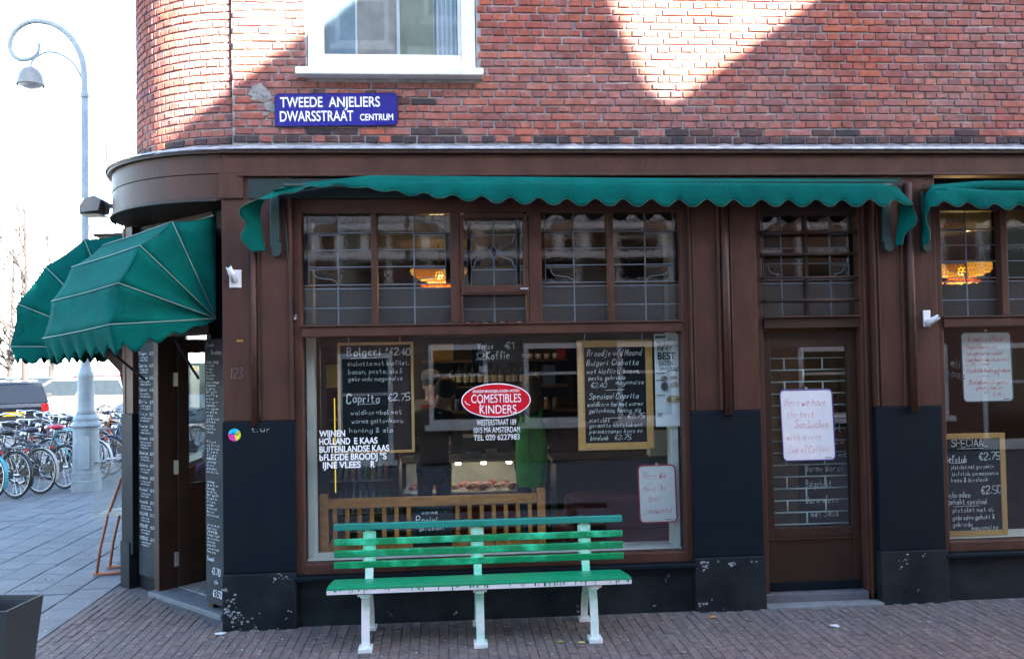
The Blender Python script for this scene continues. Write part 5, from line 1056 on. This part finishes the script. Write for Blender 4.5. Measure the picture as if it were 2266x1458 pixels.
# street lamp with curled arm
lp = thing('street_lamp', 'tall grey blue street lamp with curled arm and hanging dome', 'street lamp', (-3.93, 7.5, 0)); LG = mat('lamp_paint', (.25,.3,.32), .5, (.19,.23,.25), 6, .15, 30, fleck=(.12,.13,.14), fleck_t=.72, fleck_s=9)
X0, Y0 = -3.93, 7.5
base = MB().lathe([(.215, 0), (.215, .16), (.205, .17), (.205, .29), (.198, .30), (.195, .32), (.185, .95), (.19, .98), (.205, 1.0), (.215, 1.02), (.205, 1.05), (.18, 1.07), (.185, 1.12), (.15, 1.18)], (X0, Y0, 0), 24).build('base', LG, lp, smooth=False)
MB().lathe([(.19, .985), (.225, 1.0), (.225, 1.02), (.19, 1.035)], (X0, Y0, 0), 24).build('collar', LG, base); boxo('hatch', LG, base, X0-.0, X0+.12, Y0-.205, Y0-.17, .35, .85, .006)
MB().lathe([(.15, 1.15), (.125, 1.25), (.115, 1.75), (.118, 1.76), (.118, 1.82), (.1, 1.84), (.075, 1.95), (.06, 3.0), (.05, 6.25)], (X0, Y0, 0), 20).build('shaft', LG, lp, smooth=True)
MB().lathe([(.05, 6.13), (.066, 6.15), (.066, 6.2), (.05, 6.22)], (X0, Y0, 0), 16).build('collar', LG, lp)
def fyp(pp, y):  # helper: points (image reading converted once to metres around the lamp)
    return [(a, y, b) for a, b in pp]
curl = fyp([(-3.93, 6.2), (-3.94, 6.55), (-3.99, 6.82), (-4.13, 7.08), (-4.33, 7.26), (-4.55, 7.34), (-4.78, 7.33), (-4.97, 7.2), (-5.06, 7.0), (-5.03, 6.83), (-4.92, 6.74), (-4.8, 6.74), (-4.69, 6.79), (-4.63, 6.88), (-4.62, 7.0)], Y0)
def sm3(P, n=6):
    out = []
    for i in range(n*(len(P)-1)+1): out.append(tuple(interp(P, i/(n*(len(P)-1)))))
    return out
cc = sm3(curl, 5); MB().tube(cc, [.05-.028*i/len(cc) for i in range(len(cc))], 10).build('curled_arm', LG, lp, smooth=True)
MB().tube(sm3(fyp([(-3.97, 6.45), (-4.1, 6.68), (-4.3, 6.83), (-4.5, 6.86), (-4.65, 6.79), (-4.73, 6.7), (-4.745, 6.6)], Y0), 4), .016, 8).build('brace', LG, lp, smooth=True)
hd_ = MB().lathe([(.02, .26), (.06, .25), (.12, .21), (.165, .13), (.185, .03), (.19, .0), (.2, -.02), (.2, -.03)], (-4.75, Y0, 6.36), 24, cap=False).build('dome', mat('lamp_dome', (.2,.21,.2), .5), lp, smooth=True, solid=.006); MB().lathe([(.19, -.005), (.16, -.05), (.08, -.075), (.01, -.08)], (-4.75, Y0, 6.36), 24).build('diffuser', mat('lamp_lens', (.4,.44,.5), .3), hd_, smooth=True)

# ---- bicycles
CHROME = mat('chrome', (.6,.61,.63), .2, metal=.9)
def arcp(cx, cz, r_, a0, a1, n, y=0): return [(cx+r_*math.cos(R(a0+(a1-a0)*i/n)), y, cz+r_*math.sin(R(a0+(a1-a0)*i/n))) for i in range(n+1)]
def bicycle(label, loc, rz, frame, guard, saddle, lean=.06, extra=None):
    b = thing('bicycle', label, 'bicycle', loc, rz, 'bicycles parked by the street lamp', local=True); b.rotation_euler = (lean, 0, rz)
    FM = mat('bike_frame', frame, .3, coat=.4); GM = mat('mudguard', guard, .35); SM = mat('saddle_cover', saddle, .5)
    for x in (0, 1.08):
        wh = MB().tube(arcp(x, .345, .325, 0, 360, 40)[:-1], .019, 8, closed=True).build('wheel', BLACK, b, smooth=True)
        MB().tube(arcp(x, .345, .300, 0, 360, 40)[:-1], .009, 6, closed=True).build('rim', CHROME, wh, smooth=True); m_ = MB()
        for i in range(18): a = 2*math.pi*i/18; m_.tube([(x+.02*math.cos(a+.9), (.025 if i % 2 else -.025), .345+.02*math.sin(a+.9)), (x+.295*math.cos(a), 0, .345+.295*math.sin(a))], .0018, 4)
        m_.tube([(x, -.045, .345), (x, .045, .345)], .02, 8); m_.build('spokes', CHROME, wh)
        P_ = arcp(x, .345, .358, (20 if x else 35), (175 if x else 205), 22); rows = [[(p[0], s*.026, p[2]-abs(s)*.008) for p in P_] for s in (-1, 0, 1)]; MB().grid(rows).build('mudguard', GM, b, smooth=True, solid=.003)
    m_ = MB(); BBp, ST, HT, HB = (.46, 0, .30), (.29, 0, .80), (.90, 0, .92), (.95, 0, .70)
    for p, q, r_ in ((BBp, ST, .017), (BBp, HB, .019), (HT, HB, .02), (ST, (HT[0]+.012, 0, HT[2]-.05), .015), (BBp, (0, .05, .345), .010), (BBp, (0, -.05, .345), .010), (ST, (0, .05, .345), .009), (ST, (0, -.05, .345), .009)): m_.tube([p, q], r_, 8)
    for s in (-.05, .05): m_.tube([HB, (.985, s, .62), (1.08, s, .345)], .011, 8)
    m_.build('frame', FM, b, smooth=True)
    MB().tube([ST, (.262, 0, .92)], .013, 8).build('seat_post', CHROME, b)
    sd = MB().ball((.225, 0, .965), .13, 12, 6, (.95, .75, .36)); sd.ball((.36, 0, .965), .08, 10, 6, (1.3, .42, .4)); sd.build('saddle', SM, b, smooth=True)
    MB().tube([HT, (.885, 0, 1.02), (.9, 0, 1.06)], .013, 8).build('stem', CHROME, b); hb = MB().tube(sm3([(.62, -.29, 1.0), (.74, -.30, 1.03), (.88, -.2, 1.08), (.91, 0, 1.07), (.88, .2, 1.08), (.74, .30, 1.03), (.62, .29, 1.0)], 4), .011, 8).build('handlebar', CHROME, b, smooth=True)
    for s in (-1, 1): MB().tube([(.61, s*.29, 1.0), (.73, s*.30, 1.028)], .016, 8).build('grip', BLACK, hb)
    m_ = MB(); 
    for s in (-.06, 0, .06): m_.tube([(-.2, s, .735), (.27, s*.8, .745)], .006, 6)
    m_.tube([(-.2, -.06, .735), (-.2, .06, .735)], .006, 6)
    for s in (-.06, .06): m_.tube([(-.12, s, .735), (0, s, .345)], .006, 6)
    m_.build('luggage_rack', BLACKM, b); boxo_local(b, 'rear_lamp', REDP, -.225, -.19, -.03, .03, .69, .73)
    MB().prism([(-.03, .30), (.5, .22), (.56, .30), (.5, .38), (-.03, .40)], lambda x, z: (x, .055, z), lambda x, z: (x, .075, z)).build('chain_case', BLACKM, b); m_ = MB(); m_.tube([(.46, -.09, .30), (.46, .09, .30)], .012, 6); m_.tube([(.46, .09, .30), (.38, .095, .17)], .01, 6); m_.tube([(.46, -.09, .30), (.54, -.095, .43)], .01, 6); m_.build('crank', CHROME, b)
    for x, s, z in ((.38, 1, .17), (.54, -1, .43)): boxo_local(b, 'pedal', BLACK, x-.04, x+.04, s*.12-.035, s*.12+.035, z-.012, z+.012)
    MB().lathe([(.045, -.03), (.05, .02), (.02, .04)], (1.02, 0, .83), 12, 'x').build('head_lamp', CHROME, b, smooth=True)
    if extra == 'bags':
        for s in (-1, 1): MB().prism([(-.22, .72), (.2, .72), (.17, .38), (-.16, .36)], lambda x, z: (x, s*.09, z), lambda x, z: (x, s*.2, z)).build('pannier', mat('blue_bag', (.03,.16,.32), .7), b, bevel=.02)
    if extra == 'crate': boxo_local(b, 'crate', BLACKM, .92, 1.25, -.2, .2, .78, 1.02)
    return b
def boxo_local(b, name, m_, *a): return MB().box(*a).build(name, m_, b, bevel=.004)
K, Wt = (.012, .013, .016), (.6, .62, .63)
H = R(152)
bicycle('bicycle with turquoise mudguard at left picture edge', (-4.95, 6.62, 0), H, (.02,.05,.07), (.05,.4,.5), K)
bicycle('black bicycle with red rear lamp, nearest wheel of the row', (-4.70, 6.85, 0), H, K, K, K)
bicycle('black bicycle with cream tipped mudguard, second nearest in row', (-4.52, 7.25, 0), H+.04, (.02,.02,.03), (.5,.5,.45), (.02,.02,.04))
bicycle('black bicycle with red saddle in the parked row', (-4.36, 7.72, 0), H-.03, K, (.02,.02,.025), (.5,.02,.06))
bicycle('turquoise framed bicycle with white mudguards left of street lamp', (-4.16, 8.45, 0), H+.02, (.03,.3,.32), Wt, K)
bicycle('silver bicycle deep in the row behind turquoise one', (-4.55, 9.2, 0), H+.05, (.4,.42,.44), Wt, K)
bicycle('orange framed bicycle behind the street lamp', (-4.2, 10.4, 0), H-.2, (.65,.2,.02), K, K)
bicycle('bicycle with blue pannier bags right of street lamp', (-3.25, 8.9, 0), H+.1, (.03,.08,.16), K, K, extra='bags')
bicycle('dark bicycle with black front crate right of street lamp', (-3.45, 10.2, 0), R(40), (.03,.03,.035), Wt, K, extra='crate')
bicycle('orange bicycle farthest right of street lamp', (-3.3, 11.2, 0), H, (.6,.18,.03), K, (.04,.05,.08))
bicycle('purple bicycle farthest back in the parked row', (-5.6, 10.6, 0), H+.15, (.12,.05,.2), Wt, K)

rb = random.Random(31)
for i in range(9):
    x, y = (-5.9+rb.uniform(-.3, .3)+.28*i, 8.6+.42*i) if i < 6 else (-4.9+.35*(i-6), 11.6+.3*(i-6))
    bicycle('dark packed bicycle, %s nearest of those behind the front row' % ORD[i], (x, y, 0), H+rb.uniform(-.25, .25), K, K, K, lean=rb.uniform(-.05, .12))
# ---- parked cars
GLD = mat('car_glass', (.01,.014,.017), .08, (.008,.011,.013), coat=.1)
def car(name, label, loc, rz, paint, L=4.3, Wd=1.74, Hh=1.46, van=False, cat='car', plate=True):
    c_ = thing(name, label, cat, loc, rz, 'cars parked along the wide street', local=True); PM = mat('car_paint', paint, .25, tuple(q*.95 for q in paint), coat=.8); h2 = Wd/2
    belt = .92 if not van else 1.05
    sec = [(-L/2, .45, .62, .80), (-L/2+.06, .30, .62, belt-.03), (-L/2+.35, .24, .6, belt), (0, .22, .6, belt), (L/2-1.15, .23, .6, belt-.02), (L/2-.35, .25, .56, belt-.14), (L/2-.06, .3, .5, belt-.28), (L/2, .42, .5, belt-.36)]
    rows = []
    for i, (x, zb, zm, zt) in enumerate(sec):
        e = .86 if i in (0, len(sec)-1) else (.95 if i in (1, len(sec)-2) else 1)
        rows.append([(x, s*h2*e*f, z) for s, f, z in ((-1, .9, zb), (-1, 1, zb+.14), (-1, 1, zm+.1), (-1, .95, zt-.03), (-1, .88, zt), (1, .88, zt), (1, .95, zt-.03), (1, 1, zm+.1), (1, 1, zb+.14), (1, .9, zb), (-1, .9, zb))])
    MB().grid(rows).add(rows[0][:-1], [tuple(range(10))]).add(rows[-1][:-1], [tuple(range(9, -1, -1))]).build('body', PM, c_, smooth=True).modifiers.new('e', 'EDGE_SPLIT').split_angle = R(45)
    x0, x1, t0, t1 = (-L/2+.12, L/2-1.0, -L/2+.42, L/2-1.75) if not van else (-L/2+.06, L/2-.7, -L/2+.1, L/2-1.25)
    w0, w1 = h2*.9, h2*.74 if not van else h2*.84
    cab = [(x0, -w0, belt-.01), (x1, -w0, belt-.01), (x1, w0, belt-.01), (x0, w0, belt-.01), (t0, -w1, Hh-.05), (t1, -w1, Hh-.05), (t1, w1, Hh-.05), (t0, w1, Hh-.05)]
    MB().add(cab, [(0,1,5,4),(1,2,6,5),(2,3,7,6),(3,0,4,7),(4,5,6,7)]).build('windows', PM if van == 'panel' else GLD, c_)
    MB().add([(t0-.04, -w1-.02, Hh-.06), (t1+.06, -w1-.02, Hh-.06), (t1+.06, w1+.02, Hh-.06), (t0-.04, w1+.02, Hh-.06), (t0+.08, -w1+.08, Hh), (t1-.1, -w1+.08, Hh), (t1-.1, w1-.08, Hh), (t0+.08, w1-.08, Hh)], [(0,1,5,4),(1,2,6,5),(2,3,7,6),(3,0,4,7),(4,5,6,7),(3,2,1,0)]).build('roof', PM, c_, bevel=.02)
    for s in (-1, 1):
        for a, b in (((x0, w0), (t0, w1)), ((x1, w0), (t1, w1)), (((x0+x1)/2, w0), ((t0+t1)/2, w1))): MB().bar((a[0], s*(a[1]+.004), belt-.02), (b[0], s*(b[1]+.004), Hh-.05), .06, .03, (0, s, 0)).build('pillar', PM, c_)
        for x in (-L/2+.78, L/2-.82):
            wh = MB().lathe([(.2, -.1), (.3, -.1), (.315, -.08), (.315, .08), (.3, .1), (.2, .1)], (x, s*(h2-.08), .315), 24, 'y').build('wheel', BLACK, c_, smooth=False); MB().lathe([(.2, -.105), (.2, .105), (.06, .115)], (x, s*(h2-.08), .315), 16, 'y').build('rim', CHROME, wh)
        boxo_local(c_, 'tail_lamp', REDP, -L/2-.004, -L/2+.1, s*(h2*.82)-.09, s*(h2*.82)+.09, .66, .88); boxo_local(c_, 'head_lamp', WHITEP, L/2-.12, L/2-.015, s*(h2*.72)-.12, s*(h2*.72)+.12, .56, .68)
        boxo_local(c_, 'mirror', PM, x1-.5, x1-.4, s*(h2+.09)-.07, s*(h2+.09)+.07, belt+.0, belt+.13)
    boxo_local(c_, 'bumper', BLACK if not van else PM, -L/2-.04, -L/2+.1, -h2*.9, h2*.9, .38, .55); boxo_local(c_, 'number_plate', mat('plate_yellow', (.75,.5,.01), .5), -L/2-.045, -L/2-.038, -.26, .26, .57, .68)
    return c_
car('estate_car', 'black estate car with yellow number plate behind bicycles', (-10.9, 20.0, 0), R(116), (.012,.013,.015), 4.7, 1.8, 1.48)
car('parked_car', 'pale blue car parked beyond the black estate car', (-13.4, 25.5, 0), R(175), (.03,.06,.1), 4.2, 1.72, 1.5)
car('parked_car', 'blue grey car parked behind street lamp', (-10.6, 23.4, 0), R(180), (.10,.14,.19), 4.3, 1.75, 1.45)
car('parked_car', 'red hatchback behind the blue grey car', (-11.9, 27.5, 0), R(160), (.13,.012,.01), 3.9, 1.68, 1.5)
car('delivery_van', 'blue grey van seen through open corner door', (-5.1, 19.5, 0), R(175), (.12,.16,.2), 4.9, 1.9, 1.95, van=True, cat='van')
car('delivery_van', 'white van farther off, seen over blue grey van through corner door', (-6.2, 24.5, 0), R(180), (.75,.76,.78), 5.2, 2.0, 2.3, van='panel', cat='van')
car('parked_car', 'grey car at far right of parked row by lamp', (-8.9, 26.4, 0), R(178), (.09,.095,.1), 4.3, 1.75, 1.46)

# ---- bare street trees
def tree(label, loc, h, seed, spread=.5):
    t = thing('bare_tree', label, 'tree', loc, group='bare street trees'); rg = random.Random(seed); tk = MB(); br = MB()
    x, y, z = loc; pts = [(x, y, 0), (x+rg.uniform(-.1, .1), y, h*.25), (x+rg.uniform(-.2, .2), y, h*.55), (x+rg.uniform(-.3, .3), y, h)]
    tk.tube(sm3(pts, 5), [.15-.12*i/15 for i in range(16)], 8); tk.build('trunk', BARK, t, smooth=True)
    def grow(p, d, l, r_, dep):
        q = p; ps = [p]
        for _ in range(4): d = (d+Vector((rg.gauss(0, .16), rg.gauss(0, .16), rg.gauss(.05, .1)))).normalized(); q = q+d*l/4; ps.append(q)
        br.tube(ps, [r_*(1-.17*i) for i in range(5)], 5, caps=False)
        if dep:
            for _ in range(rg.choice((3, 4, 5))): b = ps[rg.choice((1, 2, 3, 4))]; grow(b, (d+Vector((rg.gauss(0, .55), rg.gauss(0, .55), rg.gauss(.1, .4)))).normalized(), l*.58, r_*.5, dep-1)
    for i in range(15):
        f = rg.uniform(.3, 1); a = rg.uniform(0, 6.28); k = min(2, int(f*3)); u = f*3-k; p = Vector(pts[k]).lerp(Vector(pts[k+1]), u)
        grow(p, Vector((math.cos(a)*spread, math.sin(a)*spread, .8)).normalized(), h*.24*(1.25-f*.6), .06*(1.2-f*.7), 2)
    br.build('crown', BARK, t, smooth=True)
tree('slim bare tree with upright trunk left of the lamp', (-12.1, 23.5, 0), 7.6, 3)
tree('bare tree at left picture edge with spreading twigs', (-14.3, 27, 0), 6.4, 5, .9)
tree('thin bare tree close behind hood awnings', (-12.55, 26.5, 0), 6.6, 8, .7)

# ---- far houses across the wide street
FARP = mat('far_pane', (.42,.46,.5), .4, (.3,.34,.38), .6)
def row_house(name, label, x0, x1, y, h, paint, cols, floors, face=-1, frame=CREAM, group=None, door=True, top=None, gz=0):
    hs = thing(name, label, 'building', ((x0+x1)/2, y, 0), group=group); dpt = 6
    ya, yb = (y, y+dpt) if face < 0 else (y-dpt, y)
    if top: MB().prism([(x0, 0), (x1, 0), (x1, h)]+top+[(x0, h)], lambda x, z: (x, y-.5, z), lambda x, z: (x, y, z)).build('wall', paint, hs); MB().box(x0, x1, y-dpt, y-.5, 0, h-1.0).build('rear_block', paint, hs)
    else: MB().box(x0, x1, ya, yb, 0, h).build('wall', paint, hs)
    s = face; fh = h/floors
    for f in range(floors):
        for c_ in range(cols):
            cx = x0+(x1-x0)*(c_+.5)/cols; wd = min(1.1, (x1-x0)/cols*.62); z0 = f*fh+fh*.28; z1 = f*fh+fh*.86
            if f == 0 and door and c_ == cols-1: z0 = .1
            a, b = (y+s*.04, y-.02*s); o = MB().box(cx-wd/2, cx+wd/2, min(a, b), max(a, b), z0, z1).build('window', frame, hs)
            a, b = (y+s*.055, y+s*.045)
            for zz0, zz1 in ((z0+.1, z0+(z1-z0)*.6), (z0+(z1-z0)*.6+.06, z1-.1)): MB().box(cx-wd/2+.09, cx+wd/2-.09, min(a, b), max(a, b), zz0, zz1).build('pane', GLD if face > 0 else FARP, o)
            a, b = (y+s*.14, y); MB().box(cx-wd/2-.08, cx+wd/2+.08, min(a, b), max(a, b), z0-.1, z0-.002).build('sill', frame, o)
        if f: a, b = (y+s*.1, y); MB().box(x0+.02, x1-.02, min(a, b), max(a, b), f*fh+.05, f*fh+.2).build('string_course', frame, hs)
    if not top: a, b = (y+s*.45, y); MB().box(x0, x1, min(a, b), max(a, b), h-.35, h+.05).build('cornice', frame, hs)
    return hs
for i, (x0, x1, h, c_, lab) in enumerate(((-36, -29, 10.5, (.75,.72,.66), 'cream far house at left end of row across street'), (-28.98, -23, 9.6, (.78,.77,.75), 'pale grey far house behind the bare trees'), (-22.98, -17, 10.2, (.78,.74,.68), 'warm white far house behind the street lamp'), (-16.98, -10, 9.8, (.5,.5,.5), 'grey far house mostly hidden behind corner building'), (-9.98, 0, 10, (.45,.4,.36), 'sand far house seen only through the corner door'))):
    row_house('far_house', lab, x0, x1, 46, h, mat('render_%d' % i, c_, .9, tuple(q*.9 for q in c_), 1), 4, 3, group='houses across the wide street')
# ---- houses across the narrow street, behind the camera: they shade the shopfront and show in its glass
OB = mat('opposite_brick', (.16,.085,.07), .9, (.11,.06,.05), 3, .3, 30); OB2 = mat('opposite_plaster', (.12,.1,.085), .9, (.09,.075,.06), 2)
OY = -9.5; _s = (FW-OY)/-TOSUN.y; DX, DZ = TOSUN.x*_s, TOSUN.z*_s
prof = lambda P_: [(x+DX, z+DZ) for x, z in P_]
GX = DX+3.524
row_house('opposite_house', 'brick gable house opposite, behind the viewer, casting the left shade edge', GX-5.4, GX, OY, DZ+2.75, OB, 3, 4, 1, group='houses opposite the shop', top=[(GX, DZ+4.03)]+prof([(3.361, 4.139), (3.082, 4.81), (2.9, 5.5), (2.1, 5.7), (.941, 4.781), (.557, 4.492), (.142, 4.189), (-.437, 3.80), (-1.6, 3.0)]))
row_house('opposite_house', 'brick gable house opposite, behind the viewer, right of the shade gap', GX+.01, GX+6.2, OY, DZ+3.0, OB, 3, 4, 1, group='houses opposite the shop', top=[(GX+5.8, DZ+4.2)]+prof([(6.4, 6.1), (4.644, 4.832), (3.692, 4.141), (3.55, 4.06)]))
opp1 = row_house('opposite_house', 'plastered house opposite, straight behind the viewer', GX-12.5, GX-5.42, OY, 10.2, OB2, 4, 4, 1, group='houses opposite the shop')
opp2 = row_house('opposite_house', 'brick corner house opposite, behind the viewer to the left', GX-19, GX-12.52, OY, 9.6, OB, 4, 4, 1, group='houses opposite the shop')
row_house('opposite_house', 'long brick house opposite, far down the narrow street', GX+6.22, GX+16, OY, DZ+4.2, OB, 5, 4, 1, group='houses opposite the shop')

for o_, x0, x1 in ((opp1, GX-12.48, GX-5.44), (opp2, GX-18.9, GX-12.56)):
    for z0, z1, dp in ((3.78, 3.9, .2), (4.3, 4.42, .34), (4.5, 4.56, .22), (4.72, 4.77, .18)): MB().box(x0, x1, OY, OY+dp, z0, z1).build('shop_cornice', CREAM, o_)
    for i in range(14):
        if i % 5 != 3: x = x0+.3+(x1-x0-.6)*i/13; MB().box(x-.08, x+.08, OY, OY+.2, 3.92, 4.28).build('console', CREAM, o_)

# ================================================================== LITTER
rg = random.Random(21)
for nm, lab, x, y, c_, s in (('paper_scrap', 'crumpled pale paper scrap at foot of corner pier', .0, -.12, (.6,.62,.68), .032), ('fallen_leaf', 'yellow green fallen leaf left of bench right foot', 2.42, -.62, (.35,.33,.06), .016), ('fallen_leaf', 'pale yellow fallen leaf touching bench right foot', 2.56, -.65, (.45,.42,.12), .02), ('fallen_leaf', 'orange brown leaf scrap on paving right of bench', 3.62, -.2, (.4,.2,.05), .018), ('paper_scrap', 'flat white paper strip on paving before side door', 4.42, -.52, (.6,.6,.6), .024)):
    n_ = 9; m_ = MB(); m_.add([(x, y, .02)]+[(x+s*math.cos(2*math.pi*i/n_)*rg.uniform(.7, 1.3)*1.4, y+s*math.sin(2*math.pi*i/n_)*rg.uniform(.6, 1.2), .006+rg.uniform(0, .012)) for i in range(n_)], [(0, i+1, (i+1) % n_+1) for i in range(n_)]); o = m_.build(nm, mat('litter_'+lab[:9], c_, .8), None, solid=.002); tag(o, lab, 'litter')
m_ = MB(); d_ = MB()
for _ in range(190):
    x, y = rg.uniform(-1.2, 6.5), rg.uniform(-1.2, -.03); a = rg.uniform(0, 3.1); l_ = rg.uniform(.003, .014); m_.tube([(x, y, .006), (x+l_*math.cos(a), y+l_*math.sin(a), .006)], rg.uniform(.002, .004), 5)
for _ in range(120):
    x, y = rg.uniform(-3, -1.3), rg.uniform(-.5, 4.5); a = rg.uniform(0, 3.1); l_ = rg.uniform(.008, .022); m_.tube([(x, y, .005), (x+l_*math.cos(a), y+l_*math.sin(a), .005)], rg.uniform(.003, .005), 5)
tag(m_.build('litter', mat('butts', (.5,.48,.44), .9, (.3,.27,.22), 60)), 'cigarette ends and gum specks strewn over the paving', 'litter', kind='stuff')

gm = MB(); rg = random.Random(77)
for _ in range(150):
    x, y = (rg.uniform(-1.2, 6.8), rg.uniform(-1.4, -.02)) if rg.random() < .6 else (rg.uniform(-3.2, -1.3), rg.uniform(-.6, 5)); s = rg.uniform(.006, .016); n_ = 8
    gm.add([(x, y, .0062)]+[(x+s*math.cos(2*math.pi*i/n_)*rg.uniform(.8, 1.2), y+s*math.sin(2*math.pi*i/n_)*rg.uniform(.8, 1.2), .0042) for i in range(n_)], [(0, i+1, (i+1) % n_+1) for i in range(n_)])
tag(gm.build('trodden_gum', mat('gum', (.26,.26,.26), .9, (.16,.16,.16), 30)), 'flat grey chewing gum spots trodden into the paving', 'litter', kind='stuff')

# ------------------------------------------------------------------ printed lettering becomes plain mesh
bpy.context.view_layer.update(); dg = bpy.context.evaluated_depsgraph_get()
for o in [q for q in S.objects if q.type == 'FONT']:
    me = bpy.data.meshes.new_from_object(o.evaluated_get(dg)); me.name = 'lettering'
    if not me.materials: me.materials.append(o.data.materials[0])
    n = bpy.data.objects.new('lettering', me); nm = o.name; C.objects.link(n); n.parent = o.parent; n.matrix_parent_inverse = o.matrix_parent_inverse
    n.location = o.location; n.rotation_euler = o.rotation_euler; n.scale = o.scale; n.name = nm
    if 'fit' in o.keys():
        xs = [v.co.x for v in me.vertices]; k = o['fit']/(max(xs)-min(xs)); n.scale = (k, 1, 1)
        if o.data.align_x == 'LEFT': n.location.x -= min(xs)*k
    cu_ = o.data; bpy.data.objects.remove(o); bpy.data.curves.remove(cu_)
